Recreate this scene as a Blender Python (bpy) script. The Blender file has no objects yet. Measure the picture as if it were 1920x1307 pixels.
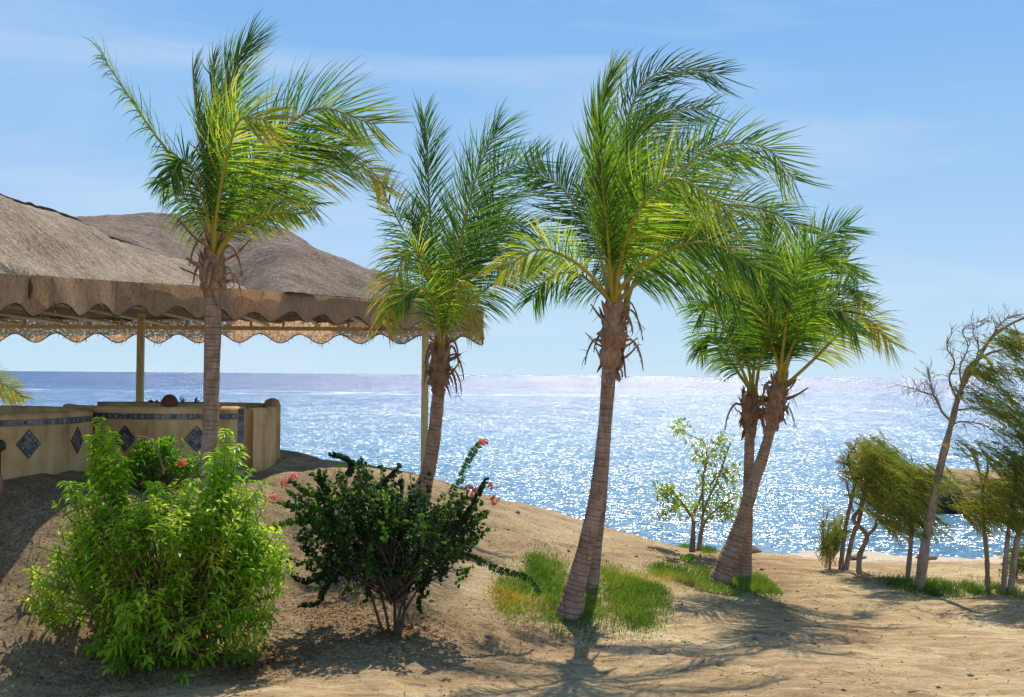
import bpy, math, random
import numpy as np
from mathutils import Vector, Matrix
C = bpy.context.scene
COL = C.collection
R = math.radians
rng = np.random.default_rng(7)
random.seed(7)

# ------------------------------------------------------------------ camera
W_, H_ = 1920.0, 1307.0
F_ = 2133.0
CAMZ = 3.0
cam_d = bpy.data.cameras.new('camera')
cam_d.sensor_width = 36.0
cam_d.lens = F_ / W_ * 36.0
cam_d.clip_start = 0.1
cam_d.clip_end = 30000
cam = bpy.data.objects.new('camera', cam_d)
COL.objects.link(cam)
cam.location = (0, 0, CAMZ)
PITCH = math.atan(49 / F_)
ROLL = R(0.45)
cam_rot = Matrix.Rotation(R(90) + PITCH, 3, 'X') @ Matrix.Rotation(ROLL, 3, 'Z')
cam.rotation_euler = cam_rot.to_euler()
C.camera = cam
CR = np.array(cam_rot)

# ------------------------------------------------------------------ light
SUN_EL, SUN_AZ = 61.0, 15.0          # azimuth measured from +Y towards +X
world = bpy.data.worlds.new('World')
C.world = world
world.use_nodes = True
wt = world.node_tree
wt.nodes.clear()
wo = wt.nodes.new('ShaderNodeOutputWorld')
bg = wt.nodes.new('ShaderNodeBackground')
sky = wt.nodes.new('ShaderNodeTexSky')
sky.sky_type = 'NISHITA'
sky.sun_disc = False
sky.sun_elevation = R(SUN_EL)
sky.sun_rotation = R(SUN_AZ)
sky.air_density = 1.0
sky.dust_density = 0.0
sky.ozone_density = 3.0
tc = wt.nodes.new('ShaderNodeTexCoord')
mp = wt.nodes.new('ShaderNodeMapping')
mp.inputs['Scale'].default_value = (1.2, 1.2, 7.0)
mp.inputs['Rotation'].default_value = (0.0, R(12), 0.0)
nz = wt.nodes.new('ShaderNodeTexNoise')
nz.inputs['Scale'].default_value = 1.6
nz.inputs['Detail'].default_value = 6
nz.inputs['Roughness'].default_value = 0.55
nz.inputs['Distortion'].default_value = 0.6
rp = wt.nodes.new('ShaderNodeValToRGB')
rp.color_ramp.elements[0].position = 0.46
rp.color_ramp.elements[0].color = (0, 0, 0, 1)
rp.color_ramp.elements[1].position = 0.78
rp.color_ramp.elements[1].color = (0.5, 0.5, 0.5, 1)
mx = wt.nodes.new('ShaderNodeMixRGB')
mx.inputs[2].default_value = (4.6, 5.2, 5.9, 1)
wt.links.new(tc.outputs['Generated'], mp.inputs[0])
wt.links.new(mp.outputs[0], nz.inputs['Vector'])
wt.links.new(nz.outputs['Fac'], rp.inputs[0])
wt.links.new(rp.outputs[0], mx.inputs[0])
wt.links.new(sky.outputs[0], mx.inputs[1])
tn = wt.nodes.new('ShaderNodeMixRGB'); tn.blend_type = 'MULTIPLY'; tn.inputs[0].default_value = 1.0
tn.inputs[2].default_value = (0.95, 1.02, 1.12, 1)
wt.links.new(mx.outputs[0], tn.inputs[1])
sx_w = wt.nodes.new('ShaderNodeSeparateXYZ'); wt.links.new(tc.outputs['Generated'], sx_w.inputs[0])
gr = wt.nodes.new('ShaderNodeValToRGB')
stops_w = [(0.0, (1.5, 1.6, 1.6)), (0.4985, (1.9, 2.3, 2.6)), (0.4998, (3.1, 4.45, 5.6)), (0.56, (2.4, 3.75, 5.4)), (0.64, (1.45, 2.95, 5.2)), (0.72, (1.0, 2.35, 4.8)), (1.0, (0.6, 1.6, 4.0))]
mr_w = wt.nodes.new('ShaderNodeMapRange'); mr_w.inputs[1].default_value = -1; mr_w.inputs[2].default_value = 1
wt.links.new(sx_w.outputs['Z'], mr_w.inputs[0])
while len(gr.color_ramp.elements) < len(stops_w): gr.color_ramp.elements.new(0.5)
for e_, (p_, c_) in zip(gr.color_ramp.elements, stops_w):
    e_.position = p_; e_.color = (c_[0] / 6, c_[1] / 6, c_[2] / 6, 1)
wt.links.new(mr_w.outputs[0], gr.inputs[0])
sc_w = wt.nodes.new('ShaderNodeVectorMath'); sc_w.operation = 'SCALE'; sc_w.inputs['Scale'].default_value = 6.0
wt.links.new(gr.outputs[0], sc_w.inputs[0])
m2 = wt.nodes.new('ShaderNodeMixRGB'); m2.inputs[0].default_value = 0.93
wt.links.new(sky.outputs[0], m2.inputs[1]); wt.links.new(sc_w.outputs[0], m2.inputs[2])
wt.links.new(m2.outputs[0], mx.inputs[1])
wt.links.new(mx.outputs[0], bg.inputs[0])
bg.inputs[1].default_value = 0.13
wt.links.new(bg.outputs[0], wo.inputs[0])

sun_d = bpy.data.lights.new('sun', 'SUN')
sun_d.energy = 4.2
sun_d.angle = R(0.55)
sun_d.color = (1.0, 0.94, 0.84)
sun = bpy.data.objects.new('sun', sun_d)
COL.objects.link(sun)
sd = Vector((math.sin(R(SUN_AZ)) * math.cos(R(SUN_EL)), math.cos(R(SUN_AZ)) * math.cos(R(SUN_EL)), math.sin(R(SUN_EL))))
sun.rotation_euler = sd.to_track_quat('Z', 'Y').to_euler()
sun.location = sd * 60

C.view_settings.view_transform = 'Standard'
C.view_settings.look = 'None'
C.view_settings.exposure = 0.35
C.view_settings.gamma = 1.0
C.render.engine = 'CYCLES'
C.cycles.max_bounces = 8
C.cycles.transparent_max_bounces = 12
C.cycles.use_denoising = True

# ------------------------------------------------------------------ helpers
def P(px, py, D):
    """world point seen at photo pixel (px,py) at distance D in front of the camera"""
    v = CR @ np.array([(px - W_ / 2) / F_, -(py - H_ / 2) / F_, -1.0])
    v = v / v[1] * D
    return v + np.array([0, 0, CAMZ])

def nrm(v):
    v = np.asarray(v, float)
    return v / (np.linalg.norm(v) + 1e-12)

def curve(pts, n):
    """Catmull-Rom through pts (any dimension), n samples"""
    p = np.array(pts, float)
    if len(p) == 2:
        t = np.linspace(0, 1, n)[:, None]
        return p[0] * (1 - t) + p[1] * t
    p = np.vstack([2 * p[0] - p[1], p, 2 * p[-1] - p[-2]])
    seg = np.linalg.norm(np.diff(p[1:-1, :3], axis=0), axis=1)
    cum = np.concatenate([[0], np.cumsum(seg)])
    out = []
    for s in np.linspace(0, cum[-1], n):
        k = min(int(np.searchsorted(cum, s, 'right')) - 1, len(seg) - 1)
        k = max(k, 0)
        t = (s - cum[k]) / max(seg[k], 1e-9)
        a, b, c, d = p[k], p[k + 1], p[k + 2], p[k + 3]
        out.append(0.5 * ((2 * b) + (c - a) * t + (2 * a - 5 * b + 4 * c - d) * t * t + (3 * b - a - 3 * c + d) * t ** 3))
    return np.array(out)

class MB:
    def __init__(s):
        s.v = []; s.f = []; s.t = []; s.n = 0
    def add(s, vs, fs, tint=0.5):
        vs = np.asarray(vs, float).reshape(-1, 3)
        k = s.n
        s.v.append(vs)
        for f in fs:
            s.f.append([i + k for i in f])
        tt = np.full(len(vs), tint) if np.isscalar(tint) else np.asarray(tint, float)
        s.t.append(tt)
        s.n += len(vs)
    def box(s, c, d, rz=0, tint=0.5):
        x, y, z = d[0] / 2, d[1] / 2, d[2] / 2
        vs = np.array([[-x, -y, -z], [x, -y, -z], [x, y, -z], [-x, y, -z], [-x, -y, z], [x, -y, z], [x, y, z], [-x, y, z]])
        ca, sa = math.cos(rz), math.sin(rz)
        vs = vs @ np.array([[ca, sa, 0], [-sa, ca, 0], [0, 0, 1]]) + np.array(c)
        s.add(vs, [[0, 3, 2, 1], [4, 5, 6, 7], [0, 1, 5, 4], [1, 2, 6, 5], [2, 3, 7, 6], [3, 0, 4, 7]], tint)
    def tube(s, pts, rad, seg=8, tint=0.5, cap=True, flat=1.0, up=None):
        pts = np.asarray(pts, float)
        n = len(pts)
        rad = np.full(n, rad) if np.isscalar(rad) else np.asarray(rad, float)
        T = np.gradient(pts, axis=0)
        T /= np.linalg.norm(T, axis=1)[:, None] + 1e-12
        a = np.array([0, 0, 1.0]) if up is None else np.array(up, float)
        if abs(T[0] @ a) > 0.95 * np.linalg.norm(a):
            a = np.array([0, 1.0, 0])
        u = nrm(np.cross(T[0], a))
        vs = []
        an = np.arange(seg) / seg * 2 * math.pi
        for i in range(n):
            u = nrm(u - T[i] * (u @ T[i]))
            w = np.cross(T[i], u)
            vs.append(pts[i] + rad[i] * (np.cos(an)[:, None] * u + np.sin(an)[:, None] * w * flat))
        vs = np.concatenate(vs)
        fs = []
        for i in range(n - 1):
            for j in range(seg):
                k = (j + 1) % seg
                fs.append([i * seg + j, i * seg + k, (i + 1) * seg + k, (i + 1) * seg + j])
        if cap:
            fs.append(list(range(seg))[::-1])
            fs.append([(n - 1) * seg + j for j in range(seg)])
        tt = tint if np.isscalar(tint) else np.repeat(np.asarray(tint), seg)
        s.add(vs, fs, tt)
    def strip(s, pts, wid, wdir, tint=0.5, fold=0.0, nvec=None):
        """flat ribbon along pts; wid array, wdir width direction; optional V fold"""
        pts = np.asarray(pts, float); n = len(pts)
        wid = np.asarray(wid, float)[:, None]
        wdir = np.asarray(wdir, float)
        if wdir.ndim == 1: wdir = np.repeat(wdir[None], n, 0)
        if fold and nvec is not None:
            vs = np.empty((n * 3, 3))
            nv = np.asarray(nvec)
            vs[0::3] = pts - wdir * wid + nv * wid * fold
            vs[1::3] = pts
            vs[2::3] = pts + wdir * wid + nv * wid * fold
            fs = []
            for i in range(n - 1):
                a = i * 3
                fs += [[a, a + 1, a + 4, a + 3], [a + 1, a + 2, a + 5, a + 4]]
            tt = tint if np.isscalar(tint) else np.repeat(np.asarray(tint), 3)
            s.add(vs, fs, tt)
        else:
            vs = np.empty((n * 2, 3))
            vs[0::2] = pts - wdir * wid
            vs[1::2] = pts + wdir * wid
            tt = tint if np.isscalar(tint) else np.repeat(np.asarray(tint), 2)
            s.add(vs, [[i * 2, i * 2 + 1, i * 2 + 3, i * 2 + 2] for i in range(n - 1)], tt)
    def build(s, name, mat, parent=None, smooth=True, loc=None):
        me = bpy.data.meshes.new(name)
        v = np.concatenate(s.v) if s.v else np.zeros((0, 3))
        org = np.array(loc if loc is not None else (0, 0, 0), float)
        pw = np.array(parent.matrix_basis.translation) if parent is not None else np.zeros(3)
        if parent is not None and parent.parent is not None:
            pw = pw + np.array(parent.parent.matrix_basis.translation)
        if parent is not None: org = pw
        me.from_pydata((v - org).tolist(), [], s.f)
        at = me.attributes.new('tint', 'FLOAT', 'POINT')
        at.data.foreach_set('value', np.concatenate(s.t).astype(np.float32))
        if smooth:
            me.polygons.foreach_set('use_smooth', [True] * len(me.polygons))
        me.materials.append(mat)
        me.update()
        o = bpy.data.objects.new(name, me)
        COL.objects.link(o)
        if parent is not None:
            o.parent = parent
        else:
            o.location = org
        return o

def tag(o, label=None, cat=None, group=None, kind=None):
    if label: o['label'] = label
    if cat: o['category'] = cat
    if group: o['group'] = group
    if kind: o['kind'] = kind
    return o

def empty(name, loc, label, cat, group=None):
    o = bpy.data.objects.new(name, None)
    COL.objects.link(o)
    o.location = tuple(loc)
    o.empty_display_size = 0.2
    return tag(o, label, cat, group)

# value noise for geometry
def vnoise(x, y, scale, seed):
    r = np.random.default_rng(seed)
    g = r.random((256, 256))
    xs = np.asarray(x) / scale + 1000.3; ys = np.asarray(y) / scale + 1000.7
    xi = np.floor(xs).astype(int); yi = np.floor(ys).astype(int)
    fx = xs - xi; fy = ys - yi
    fx = fx * fx * (3 - 2 * fx); fy = fy * fy * (3 - 2 * fy)
    a = g[xi % 256, yi % 256]; b = g[(xi + 1) % 256, yi % 256]
    c = g[xi % 256, (yi + 1) % 256]; d = g[(xi + 1) % 256, (yi + 1) % 256]
    return (a * (1 - fx) + b * fx) * (1 - fy) + (c * (1 - fx) + d * fx) * fy - 0.5

# ------------------------------------------------------------------ node helpers
class NT:
    def __init__(s, name):
        s.m = bpy.data.materials.new(name); s.m.use_nodes = True
        s.t = s.m.node_tree; s.t.nodes.clear()
        s.out = s.t.nodes.new('ShaderNodeOutputMaterial')
    def n(s, typ, **kw):
        nd = s.t.nodes.new('ShaderNode' + typ)
        for k, v in kw.items():
            if k.startswith('i_'):
                key = k[2:].replace('_', ' ')
                nd.inputs[key].default_value = v
            else: setattr(nd, k, v)
        return nd
    def l(s, a, b): s.t.links.new(a, b)
    def coord(s, scale=(1, 1, 1), rot=(0, 0, 0), kind='Object'):
        c = s.n('TexCoord'); m = s.n('Mapping')
        m.inputs['Scale'].default_value = scale; m.inputs['Rotation'].default_value = rot
        s.l(c.outputs[kind], m.inputs[0]); return m.outputs[0]
    def noise(s, vec, scale, detail=4, rough=0.55, dist=0.0):
        n = s.n('TexNoise'); n.inputs['Scale'].default_value = scale
        n.inputs['Detail'].default_value = detail; n.inputs['Roughness'].default_value = rough
        n.inputs['Distortion'].default_value = dist
        if vec is not None: s.l(vec, n.inputs['Vector'])
        return n.outputs['Fac']
    def ramp(s, fac, stops, interp='LINEAR'):
        r = s.n('ValToRGB'); cr = r.color_ramp; cr.interpolation = interp
        while len(cr.elements) < len(stops): cr.elements.new(0.5)
        for e, (p, c) in zip(cr.elements, stops):
            e.position = p
            e.color = (*c, 1) if len(c) == 3 else c
        s.l(fac, r.inputs[0]); return r.outputs[0]
    def mix(s, fac, a, b, blend='MIX'):
        m = s.n('MixRGB', blend_type=blend)
        for i, x in zip((0, 1, 2), (fac, a, b)):
            if isinstance(x, (int, float)): m.inputs[i].default_value = x
            elif isinstance(x, tuple): m.inputs[i].default_value = (*x, 1) if len(x) == 3 else x
            else: s.l(x, m.inputs[i])
        return m.outputs[0]
    def math(s, op, a, b=0.0, clamp=False):
        m = s.n('Math', operation=op, use_clamp=clamp)
        for i, x in zip((0, 1), (a, b)):
            if isinstance(x, (int, float)): m.inputs[i].default_value = x
            else: s.l(x, m.inputs[i])
        return m.outputs[0]
    def attr(s, name='tint'):
        a = s.n('Attribute', attribute_name=name); return a.outputs['Fac']
    def bump(s, h, strength=0.5, dist=0.02, normal=None):
        b = s.n('Bump'); b.inputs['Strength'].default_value = strength; b.inputs['Distance'].default_value = dist
        s.l(h, b.inputs['Height'])
        if normal is not None: s.l(normal, b.inputs['Normal'])
        return b.outputs[0]
    def pbr(s, color, rough=0.8, spec=0.3, normal=None, metallic=0.0):
        p = s.n('BsdfPrincipled')
        if isinstance(color, tuple): p.inputs['Base Color'].default_value = (*color, 1)
        else: s.l(color, p.inputs['Base Color'])
        if isinstance(rough, (int, float)): p.inputs['Roughness'].default_value = rough
        else: s.l(rough, p.inputs['Roughness'])
        p.inputs['Specular IOR Level'].default_value = spec
        p.inputs['Metallic'].default_value = metallic
        if normal is not None: s.l(normal, p.inputs['Normal'])
        return p.outputs[0]
    def done(s, sh):
        s.l(sh, s.out.inputs['Surface']); return s.m

def leaf_mat(name, stops, transl=0.45, rough=0.45, spec=0.4, nscale=3.0, tcol=(1.25, 1.25, 0.45)):
    t = NT(name)
    col = t.ramp(t.attr(), stops)
    nf = t.noise(t.coord(), nscale, 3)
    col = t.mix(0.5, col, t.ramp(nf, [(0.3, (0.55, 0.6, 0.5)), (0.7, (1.25, 1.2, 1.1))]), 'MULTIPLY')
    p = t.pbr(col, rough, spec)
    tr = t.n('BsdfTranslucent')
    t.l(t.mix(1.0, col, tcol, 'MULTIPLY'), tr.inputs['Color'])
    m = t.n('MixShader'); m.inputs[0].default_value = transl
    t.l(p, m.inputs[1]); t.l(tr.outputs[0], m.inputs[2])
    return t.done(m.outputs[0])

M = {}
M['frond'] = leaf_mat('palm_leaflets', [(0.0, (0.03, 0.075, 0.02)), (0.25, (0.07, 0.165, 0.03)), (0.5, (0.17, 0.31, 0.04)), (0.78, (0.50, 0.52, 0.08)), (1.0, (0.55, 0.32, 0.12))], 0.66, 0.38, 0.5, 1.5)
M['rib'] = leaf_mat('palm_midrib', [(0.0, (0.10, 0.14, 0.03)), (0.5, (0.42, 0.38, 0.05)), (1.0, (0.55, 0.34, 0.08))], 0.15, 0.45, 0.4)
M['leaf_bright'] = leaf_mat('bright_leaves', [(0.0, (0.05, 0.14, 0.008)), (0.4, (0.15, 0.36, 0.015)), (0.8, (0.36, 0.62, 0.02)), (1.0, (0.60, 0.70, 0.07))], 0.62, 0.4, 0.45)
M['leaf_dark'] = leaf_mat('dark_leaves', [(0.0, (0.010, 0.035, 0.012)), (0.4, (0.03, 0.085, 0.022)), (0.75, (0.10, 0.22, 0.03)), (1.0, (0.22, 0.38, 0.04))], 0.5, 0.5, 0.3)
M['leaf_sapling'] = leaf_mat('sapling_leaves', [(0.0, (0.16, 0.24, 0.03)), (0.6, (0.36, 0.46, 0.05)), (1.0, (0.55, 0.56, 0.10))], 0.55, 0.45, 0.4)
M['needle'] = leaf_mat('tamarisk_needles', [(0.0, (0.07, 0.12, 0.035)), (0.5, (0.20, 0.27, 0.06)), (0.8, (0.38, 0.36, 0.10)), (1.0, (0.46, 0.30, 0.14))], 0.55, 0.7, 0.15, tcol=(1.2, 1.1, 0.5))
M['grass'] = leaf_mat('grass_blades', [(0.0, (0.05, 0.12, 0.03)), (0.5, (0.17, 0.29, 0.05)), (0.8, (0.38, 0.40, 0.10)), (1.0, (0.52, 0.38, 0.14))], 0.5, 0.5, 0.3)
M['litter'] = leaf_mat('dead_leaves', [(0.0, (0.10, 0.045, 0.02)), (0.5, (0.24, 0.10, 0.04)), (1.0, (0.38, 0.22, 0.10))], 0.15, 0.8, 0.15, tcol=(1, .8, .6))
M['bract'] = leaf_mat('flower_bracts', [(0.0, (0.70, 0.07, 0.05)), (0.5, (0.85, 0.20, 0.11)), (1.0, (0.88, 0.38, 0.34))], 0.45, 0.6, 0.2, tcol=(1, 1, 1))

def trunk_mat():
    t = NT('palm_trunk_bark')
    v = t.coord((1, 1, 1))
    n1 = t.noise(v, 5, 5, 0.6)
    n2 = t.noise(t.coord((30, 30, 4)), 1.0, 4, 0.6)
    ring = t.attr()          # ring scar lines, carried by the mesh
    base = t.ramp(n1, [(0.25, (0.30, 0.165, 0.10)), (0.55, (0.52, 0.33, 0.225)), (0.8, (0.62, 0.43, 0.31))])
    col = t.mix(t.ramp(ring, [(0.35, (0, 0, 0)), (0.95, (0.62, 0.62, 0.62))]), base, (0.10, 0.06, 0.045))
    n3 = t.noise(t.coord((9, 9, 45)), 1.0, 5, 0.7)
    col = t.mix(0.8, col, t.ramp(t.mix(0.5, n2, n3), [(0.34, (0.42, 0.38, 0.38)), (0.5, (0.95, 0.95, 0.95)), (0.64, (1.3, 1.3, 1.3))]), 'MULTIPLY')
    nb = t.bump(t.math('ADD', n2, n3), 1.0, 0.03)
    return t.done(t.pbr(col, 0.85, 0.2, nb))
M['trunk'] = trunk_mat()

def fibre_mat(name, c0, c1, c2, sc=(25, 25, 5)):
    t = NT(name)
    n1 = t.noise(t.coord(sc), 1.0, 5, 0.65)
    n2 = t.noise(t.coord(), 6, 4, 0.6)
    col = t.ramp(t.math('MULTIPLY_ADD', n1, 0.6) if False else t.mix(0.5, n1, n2), [(0.3, c0), (0.5, c1), (0.72, c2)])
    return t.done(t.pbr(col, 0.9, 0.15, t.bump(n1, 0.8, 0.02)))
M['fibre'] = fibre_mat('dry_leaf_bases', (0.09, 0.045, 0.028), (0.31, 0.175, 0.105), (0.56, 0.38, 0.25))
M['stalk'] = fibre_mat('dry_stalks', (0.12, 0.065, 0.04), (0.28, 0.16, 0.10), (0.48, 0.34, 0.23), (8, 8, 8))
M['bark'] = fibre_mat('tree_bark', (0.14, 0.09, 0.06), (0.34, 0.23, 0.16), (0.52, 0.39, 0.28), (18, 18, 4))
M['darkbark'] = fibre_mat('dark_stems', (0.03, 0.02, 0.015), (0.09, 0.06, 0.04), (0.18, 0.13, 0.09), (20, 20, 5))
M['stem'] = fibre_mat('shrub_stems', (0.10, 0.06, 0.03), (0.26, 0.16, 0.08), (0.42, 0.30, 0.16), (20, 20, 5))

def burlap(name, stops, transl=0.0, holes=0.0, rotz=0.0, tscale=1.0):
    t = NT(name)
    v = t.coord((1, 1, 1), (0, 0, rotz))
    n1 = t.noise(v, 1.3, 6, 0.65)
    n2 = t.noise(v, 22, 5, 0.75)
    vs_ = t.coord((0.9, 11, 4), (0, 0, rotz))
    st = t.noise(vs_, 1.0, 5, 0.7, 0.3)
    vf = t.coord((14, 34, 20), (0, 0, rotz))
    wv = t.noise(vf, 1.0, 3, 0.7)
    f = t.mix(0.5, n1, st); f = t.mix(0.35, f, n2); f = t.mix(0.3, f, wv)
    col = t.ramp(f, stops)
    hb = t.math('ADD', t.math('MULTIPLY', st, 1.0), t.math('MULTIPLY', n2, 0.7))
    p = t.pbr(col, 0.95, 0.1, t.bump(hb, 1.0, 0.09))
    sh = p
    if transl:
        tr = t.n('BsdfTranslucent'); t.l(t.mix(1.0, col, (1.25, 0.95, 0.65), 'MULTIPLY'), tr.inputs['Color'])
        m = t.n('MixShader'); m.inputs[0].default_value = transl
        t.l(p, m.inputs[1]); t.l(tr.outputs[0], m.inputs[2]); sh = m.outputs[0]
    if holes:
        tp = t.n('BsdfTransparent')
        hn = t.noise(t.coord((20, 20, 30)), 1.0, 5, 0.8)
        hf = t.ramp(hn, [(1 - holes - 0.03, (0, 0, 0)), (1 - holes + 0.03, (1, 1, 1))])
        m = t.n('MixShader'); t.l(hf, m.inputs[0]); t.l(sh, m.inputs[1]); t.l(tp.outputs[0], m.inputs[2]); sh = m.outputs[0]
    return t.done(sh)
BST = [(0.37, (0.09, 0.065, 0.045)), (0.455, (0.33, 0.245, 0.17)), (0.53, (0.54, 0.42, 0.30)), (0.62, (0.80, 0.68, 0.52))]
M['burlap'] = burlap('burlap_sheet', BST, 0.1, 0.0, R(-35))
M['burlap_dark'] = burlap('weathered_burlap', [(0.37, (0.06, 0.045, 0.036)), (0.46, (0.22, 0.165, 0.12)), (0.54, (0.38, 0.295, 0.22)), (0.64, (0.60, 0.50, 0.39))], 0.1, 0.0, R(-50))
M['valance'] = burlap('burlap_valance', [(0.36, (0.36, 0.26, 0.165)), (0.5, (0.74, 0.59, 0.41)), (0.64, (0.90, 0.76, 0.56))], 0.5, 0.0)
M['netting'] = burlap('worn_netting', [(0.34, (0.40, 0.33, 0.24)), (0.5, (0.68, 0.60, 0.48)), (0.66, (0.85, 0.80, 0.70))], 0.65, 0.455)

def simple(name, stops, nsc=4, rough=0.8, spec=0.3, bump=0.4, bd=0.01, sc=(1, 1, 1)):
    t = NT(name)
    v = t.coord(sc)
    n = t.noise(v, nsc, 6, 0.62)
    n2 = t.noise(v, nsc * 9, 4, 0.6)
    return t.done(t.pbr(t.ramp(t.mix(0.3, n, n2), stops), rough, spec, t.bump(n2, bump, bd)))
M['timber'] = simple('yellow_timber', [(0.3, (0.52, 0.34, 0.12)), (0.7, (0.80, 0.62, 0.32))], 3, 0.6, 0.3, 0.3, 0.01, (6, 6, 1))
def plaster_mat():
    t = NT('ochre_plaster')
    n = t.noise(t.coord(), 1.6, 6, 0.6)
    drip = t.noise(t.coord((6, 6, 0.7)), 1.0, 5, 0.6)
    n2 = t.noise(t.coord(), 40, 4, 0.6)
    col = t.ramp(t.mix(0.45, n, drip), [(0.34, (0.36, 0.19, 0.07)), (0.5, (0.66, 0.40, 0.165)), (0.66, (0.80, 0.57, 0.29))])
    return t.done(t.pbr(col, 0.9, 0.2, t.bump(n2, 0.3, 0.01)))
M['plaster'] = plaster_mat()
def tile_mat():
    t = NT('glazed_tiles')
    c = t.ramp(t.attr(), [(0.0, (0.045, 0.042, 0.055)), (0.22, (0.13, 0.13, 0.15)), (0.4, (0.26, 0.26, 0.25)), (0.6, (0.21, 0.14, 0.10)), (0.8, (0.09, 0.10, 0.15)), (1.0, (0.36, 0.29, 0.21))], 'LINEAR')
    w = t.noise(t.coord(), 30, 3, 0.6)
    c = t.mix(0.6, c, t.ramp(w, [(0.4, (0.5, 0.5, 0.55)), (0.6, (1.3, 1.25, 1.2))]), 'MULTIPLY')
    return t.done(t.pbr(c, 0.3, 0.5))
M['tile'] = tile_mat()
M['terracotta'] = simple('terracotta', [(0.3, (0.10, 0.035, 0.022)), (0.7, (0.20, 0.075, 0.045))], 6, 0.85, 0.2)
M['rock'] = simple('beach_rock', [(0.3, (0.16, 0.12, 0.09)), (0.7, (0.38, 0.29, 0.21))], 3, 0.9, 0.2, 0.8, 0.03)
M['hollow_shade'] = simple('hollow_shade_rock', [(0.3, (0.02, 0.018, 0.016)), (0.7, (0.08, 0.065, 0.05))], 3, 0.9, 0.2, 0.8, 0.05)  # near-black colour stands for the shade in the far bank's hollow
M['metal'] = simple('black_metal', [(0.3, (0.012, 0.012, 0.013)), (0.7, (0.04, 0.035, 0.03))], 5, 0.5, 0.4)
M['cord'] = simple('dark_cord', [(0.3, (0.05, 0.035, 0.028)), (0.7, (0.12, 0.08, 0.06))], 5, 0.9, 0.1)

def sand_mat():
    t = NT('sandy_earth')
    v = t.coord()
    n1 = t.noise(v, 0.45, 6, 0.6, 0.4)
    n2 = t.noise(v, 3.2, 6, 0.7)
    n3 = t.noise(v, 26, 5, 0.75)
    n4 = t.noise(t.coord((1.2, 5.0, 1)), 1.6, 5, 0.6, 0.5)
    base = t.ramp(t.mix(0.5, n1, n4), [(0.36, (0.29, 0.18, 0.09)), (0.5, (0.47, 0.325, 0.165)), (0.64, (0.68, 0.53, 0.30))])
    # greyer gravelly earth on the mound: follows the height of the ground
    g = t.n('NewGeometry'); sx = t.n('SeparateXYZ'); t.l(g.outputs['Position'], sx.inputs[0])
    hf = t.n('MapRange'); t.l(sx.outputs['Z'], hf.inputs[0])
    hf.inputs[1].default_value = 0.15; hf.inputs[2].default_value = 0.9
    grav = t.ramp(n2, [(0.36, (0.21, 0.145, 0.09)), (0.6, (0.45, 0.34, 0.20))])
    col = t.mix(t.math('MULTIPLY', hf.outputs[0], 0.6), base, grav)
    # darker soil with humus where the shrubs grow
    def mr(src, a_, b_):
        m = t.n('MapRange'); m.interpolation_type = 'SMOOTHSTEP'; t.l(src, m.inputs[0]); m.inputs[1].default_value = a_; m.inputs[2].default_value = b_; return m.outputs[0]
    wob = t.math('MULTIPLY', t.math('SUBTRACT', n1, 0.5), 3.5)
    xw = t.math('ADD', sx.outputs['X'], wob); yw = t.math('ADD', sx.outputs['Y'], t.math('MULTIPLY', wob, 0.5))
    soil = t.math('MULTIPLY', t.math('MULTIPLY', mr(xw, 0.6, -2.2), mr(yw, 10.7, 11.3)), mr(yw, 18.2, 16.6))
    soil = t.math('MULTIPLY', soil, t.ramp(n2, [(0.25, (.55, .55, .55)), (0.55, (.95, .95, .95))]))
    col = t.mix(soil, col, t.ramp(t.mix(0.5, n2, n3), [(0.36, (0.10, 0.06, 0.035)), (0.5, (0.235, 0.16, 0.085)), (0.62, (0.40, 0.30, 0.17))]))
    # pale beach sand close to the water line
    bf = t.n('MapRange'); t.l(sx.outputs['Z'], bf.inputs[0])
    bf.inputs[1].default_value = -0.12; bf.inputs[2].default_value = -0.22
    col = t.mix(bf.outputs[0], col, t.ramp(n2, [(0.3, (0.55, 0.44, 0.30)), (0.7, (0.72, 0.62, 0.46))]))
    col = t.mix(0.75, col, t.ramp(n3, [(0.28, (0.50, 0.46, 0.42)), (0.5, (1.0, 1.0, 1.0)), (0.75, (1.3, 1.27, 1.2))]), 'MULTIPLY')
    vo = t.n('TexVoronoi'); vo.inputs['Scale'].default_value = 22; t.l(v, vo.inputs['Vector'])
    spk = t.ramp(vo.outputs['Distance'], [(0.05, (1, 1, 1)), (0.16, (0, 0, 0))])
    spk2 = t.math('MULTIPLY', spk, t.ramp(n2, [(0.48, (0, 0, 0)), (0.6, (1, 1, 1))]))
    col = t.mix(t.math('MULTIPLY', spk2, 0.55), col, (0.14, 0.09, 0.06))
    nb = t.bump(n2, 0.9, 0.09)
    nb = t.bump(n3, 0.9, 0.03, nb)
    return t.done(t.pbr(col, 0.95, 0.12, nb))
M['sand'] = sand_mat()

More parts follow.
